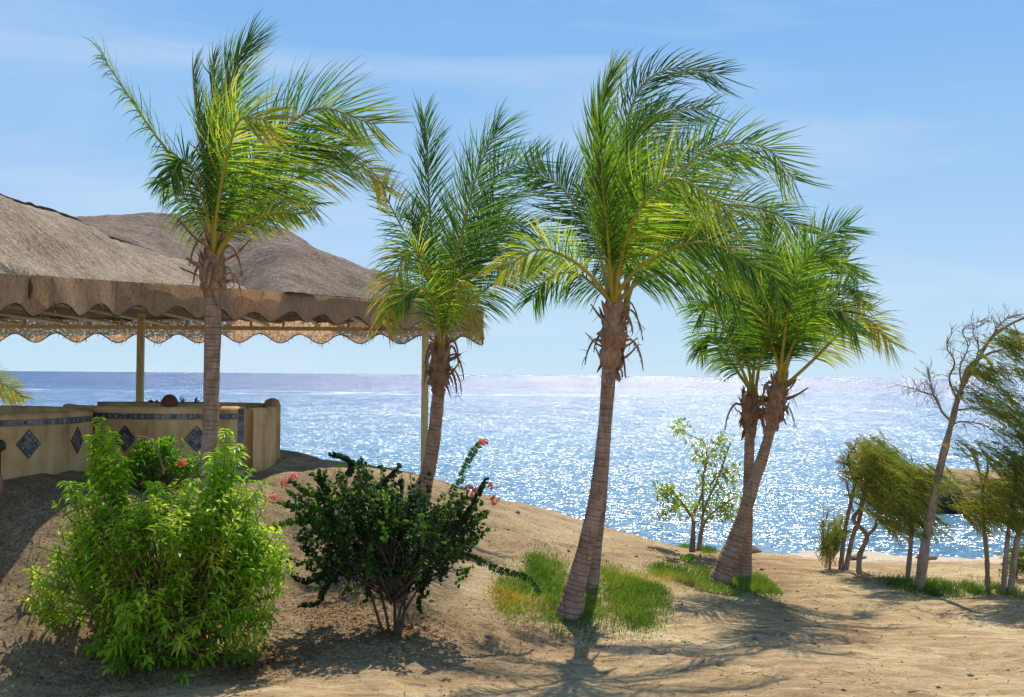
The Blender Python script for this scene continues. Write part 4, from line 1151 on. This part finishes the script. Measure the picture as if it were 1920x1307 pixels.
def bougainvillea():
    r = np.random.default_rng(33)
    b = gp(740, 1192); base = b.copy()
    D = b[1] + 0.15
    root = empty('flowering_shrub', base, 'dark green bougainvillea bush with a few coral flowers and long arching branches', 'bush', 'bougainvillea bushes')
    lobes = [(700, 985, D, 130, 95, .6, 1.2), (640, 960, D, 110, 80, .5), (790, 1000, D, 110, 90, .55), (720, 1060, D, 140, 60, .5), (860, 980, D, 50, 60, .3), (600, 1040, D, 60, 50, .4), (690, 905, D, 90, 35, .4, .7), (840, 1070, D, 60, 50, .3, .6), (800, 920, D, 40, 20, .3, .5)]
    st = MB(); lf = MB()
    for i, t_ in enumerate(sample_lobes(lobes, 540, r, 0.3)):
        org = base + np.array([r.normal(0, .05), r.normal(0, .05), 0.35 + r.random() * .2])
        if i % 4 == 0:
            c = curve([org, org * .4 + t_ * .6 + np.array([0, 0, .08]) + r.normal(0, .06, 3), t_], 8); st.tube(c, np.linspace(.012, .003, 8), 5)
        d0 = nrm(t_ - base + np.array([0, 0, r.normal(0, .5)]) + r.normal(0, .4, 3))
        ln = r.uniform(.15, .3); sh = r.normal(.38, .22)
        p1 = t_ - d0 * ln * .5; st.tube([p1, p1 + d0 * ln], [.004, .002], 4)
        for k in range(15):
            ovate(lf, p1 + d0 * ln * k / 14 + r.normal(0, .012, 3), r.normal(0, 1, 3) + d0 * .5, r.uniform(.035, .06), sh + r.normal(0, .08), r)
    # main stems
    for x1, y1, dx in ((700, 1060, -.1), (735, 1050, 0), (760, 1060, .1), (820, 1050, .1), (690, 1090, -.2), (770, 1100, .05)):
        c = curve([base + np.array([dx * .5, 0, -.05]), base + np.array([dx, 0, .25]), P(x1, y1, D)], 10)
        st.tube(c, np.linspace(.020, .009, 10), 7)
    whips = [([(780, 1080), (830, 980), (868, 890), (885, 850), (905, 828)], .75, .05), ([(830, 1040), (880, 1045), (940, 1070), (990, 1085), (1012, 1112)], .5, .045),
             ([(840, 1010), (880, 960), (900, 920), (912, 900)], .3, .045), ([(660, 1050), (600, 1080), (570, 1090), (548, 1078)], .2, .045), ([(640, 1060), (610, 1100), (595, 1130), (560, 1135)], .2, .04),
             ([(660, 950), (600, 930), (570, 920), (545, 900)], .7, .045), ([(640, 980), (570, 975), (520, 985), (485, 1000)], .75, .045), ([(650, 900), (660, 870), (640, 856), (620, 852)], .2, .045),
             ([(700, 920), (725, 900), (745, 880), (750, 873)], .1, .035), ([(860, 1000), (890, 980), (905, 968), (915, 960)], .85, .04), ([(650, 990), (590, 950), (550, 950), (520, 940)], .7, .04),
             ([(790, 1100), (800, 1070), (785, 1130), (790, 1150)], .25, .035), ([(620, 930), (600, 900), (598, 885)], .3, .045)]
    ends = []
    for pl, sh, sz in whips:
        c = curve([P(x, y, D - .2 + .1 * i) for i, (x, y) in enumerate(pl)], 50); st.tube(c, np.linspace(.009, .002, 50), 5)
        T = np.gradient(c, axis=0)
        for k in range(4, 50):
            for q in (1, -1, 1):
                dd = nrm(np.cross(T[k], [0, 1, 0]) * q + T[k] * .4 / (np.linalg.norm(T[k])) * .02 + r.normal(0, .004, 3))
                ovate(lf, c[k], dd, sz * r.uniform(.9, 1.3) * (1.15 - .4 * k / 50), sh + r.normal(0, .1), r)
        ends.append(c[-1])
    st.build('stems', M['darkbark'], root); lf.build('foliage', M['leaf_dark'], root)
    for (x, y, n, t0) in ((905, 828, 12, -.3), (889, 918, 14, .3), (921, 912, 9, .1), (928, 938, 12, .2), (548, 893, 16, .9), (535, 905, 10, .8), (514, 932, 16, .7), (500, 934, 6, .6)):
        mb = MB(); c = P(x, y, D - .1)
        for k in range(n * 2):
            ovate(mb, c + r.normal(0, .022, 3) * np.array([1.3, 1, .8]), r.normal(0, 1, 3), r.uniform(.03, .045), .5 + t0 * .5 + r.normal(0, .15), r)
        mb.build('flower_cluster', M['bract'], root)
bougainvillea()

def small_plants():
    r = np.random.default_rng(44)
    # bush behind the big one, at the foot of the wall
    D = 14.6
    b = P(290, 905, D); b[2] = gz(b[0], D)
    root = empty('flowering_shrub', b, 'low green bush with one orange flower at the foot of the tiled wall', 'bush', 'bougainvillea bushes')
    lf = MB(); st = MB()
    for t_ in sample_lobes([(285, 875, D, 60, 40, .4), (340, 890, D, 50, 28, .3), (245, 895, D, 40, 25, .3), (300, 850, D, 25, 25, .2)], 260, r, .4):
        d0 = nrm(r.normal(0, .6, 3) + np.array([0, 0, .8])); st.tube([b + r.normal(0, .08, 3) * [1, 1, 0], (b + t_) / 2, t_], [.006, .004, .002], 4)
        for k in range(12):
            leafblade(lf, t_ + d0 * .015 * k, r.normal(0, 1, 3) + d0, r.uniform(.06, .10), .012, r.normal(.35, .12), r, .5)
    st.build('stems', M['stem'], root); lf.build('foliage', M['leaf_bright'], root)
    mb = MB(); c = P(341, 868, D - .4)
    for k in range(26): ovate(mb, c + r.normal(0, .02, 3), r.normal(0, 1, 3), .045, .5, r)
    mb.build('flower', M['bract'], root)
    # pale bare arching stem
    c = curve([P(308, 890, 14.2), P(300, 860, 14.2), P(290, 835, 14.2), P(276, 821, 14.2), P(254, 818, 14.2)], 30)
    mb = MB(); mb.tube(c, np.linspace(.012, .006, 30), 6)
    o = mb.build('bare_branch', M['stalk'], root)
    # potted succulents on the back of the wall
    for i, (x, h, lb) in enumerate(((281, .05, 'tiny dark sprig on the wall nearest the left post'), (291, .045, 'tiny bluish sprig just left of the clay ball, second from the post'), (302, .07, 'dark sprig touching the left side of the clay ball'), (341, .10, 'dark green pointed sprig right of the clay ball'), (365, .09, 'grey tilted sprig on the wall beside the palm trunk'))):
        c = P(x, 752, 18.85); mb = MB(); p0 = np.array([c[0], 18.9, 2.49])
        for k in range(14):
            d = r.normal(0, .4, 3) + np.array([.5 if i == 4 else 0, 0, 1.0]); leafblade(mb, p0 + r.normal(0, .012, 3) * [1, 1, 0], d, h * r.uniform(.7, 1.3), .014, .1, r, .1)
        o = mb.build('succulent', M['leaf_dark'], loc=p0); tag(o, lb, 'plant', 'sprigs along the wall top')
    # garden lamp at the left edge
    x, y, _ = P(-1, 900, 13.0); z0 = gz(x, y)
    root = empty('garden_lamp', (x, y, z0), 'black garden lamp on a thin post cut by the left edge', 'lamp')
    mb = MB(); mb.tube([(x, y, z0 - .05), (x, y, z0 + .34)], .012, 8); mb.build('post', M['metal'], root)
    mb = MB(); mb.tube([(x, y, z0 + .34), (x, y, z0 + .42), (x, y, z0 + .52), (x, y, z0 + .56)], [.02, .045, .04, .02], 12); mb.build('lamp_body', M['stalk'], root)
    zt = P(-1, 836, 13.0)[2]
    mb = MB(); mb.tube([(x, y, z0 + .5), (x, y, zt - .07), (x, y, zt - .03), (x, y, zt + .03), (x, y, zt + .07)], [.012, .012, .065, .06, .02], 14); mb.build('lamp_shade', M['metal'], root)
    # sapling at the crest, in front of the sea
    D = 18.0
    b = P(1298, 1033, D); b[2] = gz(b[0], D)
    root = empty('sapling', b, 'sparse yellow-green sapling on the bank left of the crossed palms', 'small tree')
    st = MB(); lf = MB()
    for pl, w in (([(1298, 1035), (1300, 985), (1296, 965)], .055), ([(1296, 968), (1280, 945), (1262, 922), (1250, 912)], .028), ([(1298, 968), (1315, 930), (1320, 890), (1330, 850)], .026), ([(1308, 1032), (1315, 990), (1322, 950), (1345, 900), (1370, 830)], .028),
                  ([(1312, 1030), (1322, 980), (1350, 950), (1385, 930)], .022), ([(1318, 960), (1318, 900), (1325, 860), (1320, 830), (1290, 815)], .02), ([(1330, 910), (1350, 890), (1385, 880)], .014), ([(1262, 922), (1240, 925), (1235, 915)], .012),
                  ([(1280, 945), (1262, 955), (1232, 970)], .012), ([(1325, 860), (1345, 830), (1350, 820)], .01), ([(1290, 815), (1275, 808), (1270, 800)], .008), ([(1350, 950), (1375, 965), (1390, 985)], .01)):
        c = curve([P(x, y, D + r.normal(0, .1)) for x, y in pl], 24); st.tube(c, np.linspace(w, w * .35, 24), 7)
        if w < .05:
            for k in range(8, 24):
                for q in range(5):
                    leafblade(lf, c[k] + r.normal(0, .07, 3), r.normal(0, 1, 3) + WIND * .6, r.uniform(.06, .12), .018, r.normal(.55, .2), r, .4)
    for t_ in sample_lobes([(1310, 945, D, 75, 35, .4), (1360, 930, D, 40, 60, .3), (1330, 850, D, 55, 30, .3), (1260, 930, D, 30, 30, .2)], 90, r, .3):
        for k in range(7): leafblade(lf, t_ + r.normal(0, .05, 3), r.normal(0, 1, 3), r.uniform(.06, .11), .018, r.normal(.6, .2), r, .4)
    st.build('branches', M['bark'], root); lf.build('foliage', M['leaf_sapling'], root)
    # tiny green weed on the bank
    b = gp(1287, 1052); mb = MB()
    for k in range(60): leafblade(mb, b + r.normal(0, .05, 3) * [1, 1, .3], r.normal(0, .6, 3) + [0, 0, 1], .09, .012, r.normal(.4, .1), r, .4)
    o = mb.build('weed', M['leaf_bright'], loc=b); tag(o, 'small green weed on the bare bank below the sapling', 'plant')
small_plants()

# ------------------------------------------------------------------ wind-blown tamarisks
def tamarisk(label, stems, lobes, seed, dens=1.0, twigs=(), tint=.45, name='tamarisk_tree', group='wind-bent tamarisk trees', flow=(1.0, 0.0, -0.35)):
    r = np.random.default_rng(seed)
    D = stems[0][2]
    b = P(stems[0][0][0][0], stems[0][0][0][1], D); b[2] = gz(b[0], b[1])
    root = empty(name, b, label, 'tree', group)
    st = MB()
    for pl, w, D_ in stems:
        pts = [P(x, y, D_ + .05 * i) for i, (x, y) in enumerate(pl)]
        if pl[0][1] > 1040: pts[0][2] = gz(pts[0][0], pts[0][1]) - .05
        c = curve(pts, 30); w0 = w[0] * .82 * D_ / F_ / 2; w1 = w[1] * D_ / F_ / 2
        st.tube(c, np.linspace(w0, w1, 30) * (1 + .08 * r.standard_normal(30)), 9)
    st.build('trunk', M['bark'], root)
    if twigs:
        tw = MB()
        for pl, w in twigs:
            c = curve([P(x, y, D + .05 * i + r.normal(0, .1)) for i, (x, y) in enumerate(pl)], 24)
            w = w * .62
            tw.tube(c, np.linspace(w, w * .3, 24) * D / F_ / 2, 6)
            T = np.gradient(c, axis=0)
            for k in range(5, 24):
                for q in range(2):
                    d = nrm(T[k]) + r.normal(0, .8, 3) * [1, .6, 1]; e = c[k] + nrm(d) * r.uniform(.08, .26)
                    m_ = (c[k] + e) / 2 + r.normal(0, .02, 3); tw.tube([c[k], m_, e], [.0042, .003, .0015], 4)
                    e2 = m_ + nrm(d + r.normal(0, .8, 3)) * .1; tw.tube([m_, e2], [.003, .0015], 4)
        tw.build('branches', M['stem'], root)
    lf = MB(); fl = np.array(flow)
    if lobes:
        for t_ in sample_lobes([(l[0], l[1], l[2], l[3] * 1.12, l[4] * 1.15, *l[5:]) for l in lobes], int(150 * dens), r, .2):
            sh = r.normal(tint, .18); d = nrm(fl + r.normal(0, .38, 3)); ln = r.uniform(.25, .6) * (D / 16)
            K = 9; q = t_ - d * ln * .4; pts = [q.copy()]; ds = [d]
            for s_ in range(1, K):
                d = nrm(d + fl * .10 + np.array([0, 0, -.09])); q = q + d * ln / (K - 1); pts.append(q.copy()); ds.append(d)
            lf.tube(pts, np.linspace(.004, .0012, K), 3, tint=.9, cap=False)
            for k in range(24):
                u = r.random() * (K - 1.001); i_ = int(u); p = pts[i_] + (pts[i_ + 1] - pts[i_]) * (u - i_)
                e = nrm(ds[i_] + r.normal(0, .42, 3)); nl_ = r.uniform(.07, .17) * (D / 16)
                p2 = p + e * nl_ * .5; p3 = p2 + nrm(e + fl * .3 + [0, 0, -.15]) * nl_ * .5
                lf.strip([p, p2, p3], np.array([.8, 1, .15]) * .0034 * (D / 16), nrm(np.cross(e, [0, 1, .3])), np.clip(sh + r.normal(0, .08), 0, 1))
        lf.build('foliage', M['needle'], root)
    return root

D = 16.0
tamarisk('tallest wind-bent tree on the right, long leaning trunk with a bare twiggy crown',
    [([(1722, 1108), (1738, 1000), (1762, 880), (1785, 790), (1800, 735), (1830, 680), (1862, 630), (1900, 605), (1935, 590)], (25, 4), D),
     ([(1800, 735), (1815, 690), (1850, 665), (1880, 655)], (10, 4), D)],
    [(1850, 740, D, 60, 28, .4), (1895, 770, D, 50, 30, .4), (1870, 690, D, 50, 22, .3), (1900, 625, D, 35, 10, .3), (1840, 680, D, 30, 20, .3, .6), (1780, 825, D, 18, 14, .2, .3), (1920, 690, D, 30, 20, .3), (1875, 640, D, 30, 18, .3, 1.5), (1910, 650, D, 28, 22, .3, 1.5), (1845, 700, D, 30, 22, .3, 1.3), (1805, 720, D, 16, 14, .2, .6)], 51, 1.15,
    [([(1783, 790), (1765, 770), (1755, 745), (1730, 735), (1700, 725)], 8), ([(1760, 760), (1750, 740), (1745, 715), (1740, 695)], 5), ([(1795, 750), (1780, 710), (1790, 680), (1775, 650), (1785, 625)], 7), ([(1805, 730), (1800, 690), (1815, 650), (1805, 620), (1830, 605)], 6),
     ([(1825, 690), (1835, 650), (1825, 620), (1855, 600)], 5), ([(1855, 640), (1870, 615), (1885, 600), (1905, 590)], 5), ([(1790, 770), (1830, 765), (1870, 775), (1900, 800)], 6), ([(1900, 605), (1910, 630), (1915, 660)], 4), ([(1780, 800), (1805, 790), (1850, 800), (1890, 830)], 5)],
    tint=.42, flow=(1, 0, -.25))
tamarisk('short tree with a dense olive crown swept right, just left of the tallest leaning tree',
    [([(1700, 1102), (1708, 1010), (1706, 950), (1695, 920), (1670, 880), (1640, 850)], (12, 6), 16.3)],
    [(1640, 850, 16.3, 45, 28, .4), (1690, 895, 16.3, 60, 32, .5), (1740, 895, 16.3, 45, 28, .5), (1690, 945, 16.3, 60, 38, .5), (1725, 975, 16.3, 35, 25, .3, .6)], 52, 1.5, tint=.36, flow=(1, 0, -.45))
tamarisk('crooked tree with a twisted forked trunk and brownish crown swept right, leftmost of the grove',
    [([(1610, 1078), (1612, 1040), (1625, 1005), (1600, 975), (1612, 955), (1622, 930)], (13, 7), 17.0), ([(1625, 1005), (1640, 990), (1645, 970)], (9, 5), 17.0)],
    [(1625, 880, 17, 40, 45, .4), (1650, 920, 17, 50, 40, .4), (1670, 965, 17, 35, 35, .3), (1640, 840, 17, 40, 18, .3)], 53, 1.4,
    [([(1622, 930), (1600, 890), (1590, 860), (1600, 835)], 6), ([(1600, 960), (1590, 920), (1585, 880), (1580, 860)], 5), ([(1620, 920), (1630, 880), (1650, 850)], 5)], tint=.54, flow=(1, 0, -.55))
tamarisk('thin two-stemmed tree leaning over a dry bush at the water edge, behind the crooked trunk',
    [([(1575, 1055), (1585, 990), (1596, 940), (1605, 900), (1615, 860)], (11, 6), 17.4), ([(1584, 1057), (1598, 1010), (1612, 970), (1618, 930), (1630, 890)], (13, 7), 17.4)],
    [(1620, 860, 17.4, 35, 28, .3), (1660, 870, 17.4, 35, 20, .3)], 54, .55, [([(1605, 900), (1590, 870), (1600, 840)], 4)], tint=.6)
tamarisk('slender fork-topped tree with thin yellow-green crown, right of the tallest leaning tree',
    [([(1852, 1112), (1850, 1040), (1842, 960), (1842, 910), (1835, 880), (1822, 840)], (12, 5), 16.2), ([(1842, 912), (1852, 880), (1850, 850)], (7, 4), 16.2)],
    [(1850, 950, 16.2, 55, 28, .4), (1860, 900, 16.2, 40, 25, .3, .5), (1820, 960, 16.2, 28, 20, .3, .5)], 55, .75, tint=.52)
tamarisk('dark multi-stemmed tree with full green crown at the right edge',
    [([(1880, 1110), (1888, 1020), (1896, 960), (1905, 900), (1900, 850)], (12, 6), 15.8), ([(1893, 1108), (1908, 1010), (1930, 950), (1945, 900)], (15, 8), 15.8)],
    [(1905, 930, 15.8, 50, 50, .5), (1890, 860, 15.8, 45, 30, .5), (1840, 840, 15.8, 50, 18, .4, .8), (1910, 810, 15.8, 30, 20, .3), (1950, 880, 15.8, 50, 70, .5), (1905, 975, 15.8, 40, 20, .4)], 56, 1.7, tint=.28)
tamarisk('small dark green bush standing low at the right edge beside the beach',
    [([(1905, 1080), (1908, 1050), (1912, 1030)], (6, 3), 17.2)], [(1905, 1050, 17.2, 28, 30, .4), (1930, 1045, 17.2, 30, 35, .4)], 57, .45, tint=.2, name='dark_bush', flow=(.6, 0, .4), group='low bushes by the beach')
tamarisk('dry upright bush at the water edge left of the grove',
    [([(1556, 1050), (1556, 1030), (1552, 1000)], (6, 3), 17.4)], [(1556, 1020, 17.4, 20, 35, .3)], 58, .3, [([(1550, 1050), (1545, 1010), (1540, 985)], 3), ([(1562, 1050), (1568, 1010), (1572, 985)], 3)], tint=.5, name='dry_bush', flow=(.3, 0, 1), group='low bushes by the beach')

# low land across the bay: bank with shrubs and rocks
for i, (px, py, D_, rx, ry, lb) in enumerate(((1670, 905, 29.5, 55, 50, 'olive shrub on the far bank left of the rock'), (1780, 925, 30, 60, 38, 'round shrub over the dark hollow on the far bank'), (1850, 935, 29.5, 55, 35, 'green shrub right of the dark hollow on the far bank'), (1930, 910, 30, 60, 60, 'tall shrub on the far bank at the right edge'))):
    tamarisk(lb, [([(px, py + ry), (px, py + ry * .5), (px + 5, py)], (10, 5), D_)], [(px, py, D_, rx, ry, 1.2)], 70 + i, 1.3, tint=.4, name='bank_shrub', flow=(1, 0, -.3), group='shrubs across the bay')

def rocks():
    r = np.random.default_rng(61)
    def rock(c, s, mat, name, lb, cat='rock', group=None):
        mb = MB(); nz_, na = 9, 14
        v = []
        sd_ = r.integers(0, 999)
        for i in range(nz_):
            a = (i / (nz_ - 1) - .5) * math.pi
            for j in range(na):
                b = j / na * 2 * math.pi
                d = np.array([math.cos(a) * math.cos(b), math.cos(a) * math.sin(b), math.sin(a)])
                k = 1 + .35 * float(vnoise(d[0] * 3 + d[2] * 2, d[1] * 3 - d[2], 1.0, sd_)) + .12 * r.normal()
                v.append(np.array(c) + d * np.array(s) * k)
        f = [[i * na + j, i * na + (j + 1) % na, (i + 1) * na + (j + 1) % na, (i + 1) * na + j] for i in range(nz_ - 1) for j in range(na)]
        mb.add(v, f)
        o = mb.build(name, mat, loc=c); tag(o, lb, cat, group); return o
    c = P(1745, 965, 28.8); rock((c[0], 28.8, -.15), (1.3, .6, .42), M['hollow_shade'], 'hollow_rock', 'rock mass on the far bank behind the leaning trunk, darkened as the shaded hollow')
    c = P(1607, 1052, 20.4); rock((c[0], 20.4, gz(c[0], 20.4) + .04), (.17, .1, .045), M['rock'], 'beach_stone', 'flat brown stone on the beach behind the crooked trunk', group='stones on the beach')
    c = P(1738, 1055, 20.4); rock((c[0], 20.4, gz(c[0], 20.4) + .05), (.2, .1, .045), M['rock'], 'beach_stone', 'flat brown stone on the beach behind the tall leaning trunk', group='stones on the beach')
    c = P(1411, 1030, 19.3); rock((c[0], 19.3, gz(c[0], 19.3) + .04), (.13, .1, .08), M['rock'], 'beach_stone', 'grey stone at the water edge right of the crossed palms', group='stones on the beach')
    # gravel: pebbles scattered over the ground
    mb = MB(); n = 5200
    X = r.uniform(-7.5, 9.5, n); Y = 10 + 10.5 * r.random(n) ** 1.1; Z = ground(X, Y)
    base = np.array([[1, 0, 0], [0, 1, 0], [-1, 0, 0], [0, -1, 0], [0, 0, .8], [0, 0, -.8]])
    fs = [[0, 1, 4], [1, 2, 4], [2, 3, 4], [3, 0, 4], [1, 0, 5], [2, 1, 5], [3, 2, 5], [0, 3, 5]]
    for i in range(n):
        if Z[i] < SEA or vnoise(X[i], Y[i], 1.1, 91) + vnoise(X[i], Y[i], .35, 92) * .6 + r.normal(0, .12) < -.02: continue
        s = r.uniform(.006, .018) * (r.uniform(1.6, 3.2) if r.random() < .05 else r.uniform(.6, 1.1)); a = r.uniform(0, 6.3)
        m_ = np.array([[math.cos(a), -math.sin(a), 0], [math.sin(a), math.cos(a), 0], [0, 0, 1]])
        v = (base * r.uniform(.6, 1.3, (6, 1)) * s) @ m_ + [X[i], Y[i], Z[i] + s * .2]; mb.add(v, fs)
    o = mb.build('gravel', M['rock']); tag(o, 'small stones scattered over the sandy ground', 'gravel', kind='stuff')
rocks()

def grasses():
    r = np.random.default_rng(81)
    def patch(poly, n, h, label, tint, dry=()):
        mb = MB()
        cs = [gp(x, y) for x, y, _, _ in poly]
        for k in range(n):
            q = r.integers(0, len(poly)); c = cs[q]; _, _, rx, ry = poly[q]
            sx_ = rx * c[1] / F_; sy = ry * c[1] * c[1] / (F_ * 2.8)
            v = r.normal(0, .45, 2) * (2.1 if r.random() < .13 else 1); x, y = c[0] + v[0] * sx_, c[1] + v[1] * sy
            z = gz(x, y); 
            tt = tint + r.normal(0, .13) + .55 * vnoise(x, y, .5, 77)
            for dpx in dry:
                dx = x - dpx[0]; dy = y - dpx[1]; tt += .5 * math.exp(-(dx * dx + dy * dy) / dpx[2])
            hh = h * r.uniform(.45, 1.25) * math.exp(-.45 * min(v[0] ** 2 + v[1] ** 2, 2.5)) * 1.15; p = np.array([x, y, z - .01]); d = nrm([r.normal(.12, .35), r.normal(0, .35), 1])
            p1 = p + d * hh * .5; p2 = p1 + nrm(d + [.25, 0, -.25]) * hh * .5
            mb.strip([p, p1, p2], np.array([.0035, .003, .0006]) * 1.1, nrm(np.cross(d, [r.normal(), r.normal(), 0])), np.clip(tt, 0, 1))
        o = mb.build('grass', M['grass']); tag(o, label, 'grass', 'grass around the palms', kind='stuff')
    a = gp(945, 1120); b = gp(1230, 1085)
    patch([(980, 1115, 45, 28), (1040, 1085, 50, 40), (1150, 1090, 50, 35), (1170, 1135, 45, 40), (1100, 1140, 60, 35), (1010, 1065, 30, 20), (1200, 1150, 35, 25), (1190, 1100, 35, 22), (1040, 1130, 50, 30), (950, 1120, 30, 18), (1225, 1110, 35, 30)], 23000, .09, 'green grass around the foot of the tallest palm', .33, [(a[0], a[1], .12), (b[0], b[1], .25)])
    patch([(1290, 1090, 50, 22), (1340, 1095, 40, 25), (1400, 1100, 45, 25), (1430, 1100, 25, 20), (1250, 1080, 35, 16)], 11000, .09, 'green grass around the foot of the crossed palms', .36, [(b[0], b[1], .6)])
    patch([(1325, 1034, 22, 8), (1285, 1026, 12, 8)], 1300, .10, 'short green tuft under the sapling', .3)
    patch([(1690, 1100, 30, 14), (1770, 1105, 35, 14), (1820, 1108, 22, 10), (1740, 1108, 20, 14), (1880, 1112, 30, 20)], 3800, .13, 'weedy green tufts around the feet of the right-hand grove', .3)
    # dead leaves under the bushes
    mb = MB()
    for (x, y, rx, ry, n) in ((750, 1190, 100, 26, 1300), (470, 1250, 90, 30, 1200), (620, 1160, 90, 50, 900), (250, 1260, 140, 30, 900), (100, 1200, 90, 60, 250), (560, 1240, 60, 30, 200), (1000, 1180, 150, 40, 300), (40, 1000, 60, 60, 250), (600, 980, 80, 60, 200), (1650, 1085, 60, 16, 250)):
        c = gp(x, y)
        for k in range(n):
            v = r.normal(0, .5, 2); X = c[0] + v[0] * rx * c[1] / F_; Y = c[1] + v[1] * ry * c[1] ** 2 / (F_ * 2.8); Z = gz(X, Y)
            d = nrm([r.normal(), r.normal(), r.normal(0, .25)]); s = r.uniform(.02, .05)
            p = np.array([X, Y, Z + .008]); sd_ = nrm(np.cross(d, [0, 0, 1]))
            mb.strip([p, p + d * s * .5 + [0, 0, .006], p + d * s], np.array([.002, .009, .002]), sd_, np.clip(r.normal(.5, .25), 0, 1))
    for k in range(420):
        X = r.uniform(-6, 2.5) if k % 3 else r.uniform(-6, 7); Y = r.uniform(10.6, 16); Z = gz(X, Y); a_ = r.uniform(0, 6.3); ln = r.uniform(.05, .28)
        e = np.array([math.cos(a_), math.sin(a_), 0]) * ln
        mb.tube([[X, Y, Z + .008], [X + e[0] * .5 + r.normal(0, .01), Y + e[1] * .5, Z + .02], [X + e[0], Y + e[1], gz(X + e[0], Y + e[1]) + .008]], [.004, .003, .001], 4, tint=r.uniform(.3, 1))
    o = mb.build('leaf_litter', M['litter']); tag(o, 'reddish dead leaves lying under the bushes', 'leaf litter', kind='stuff')
grasses()
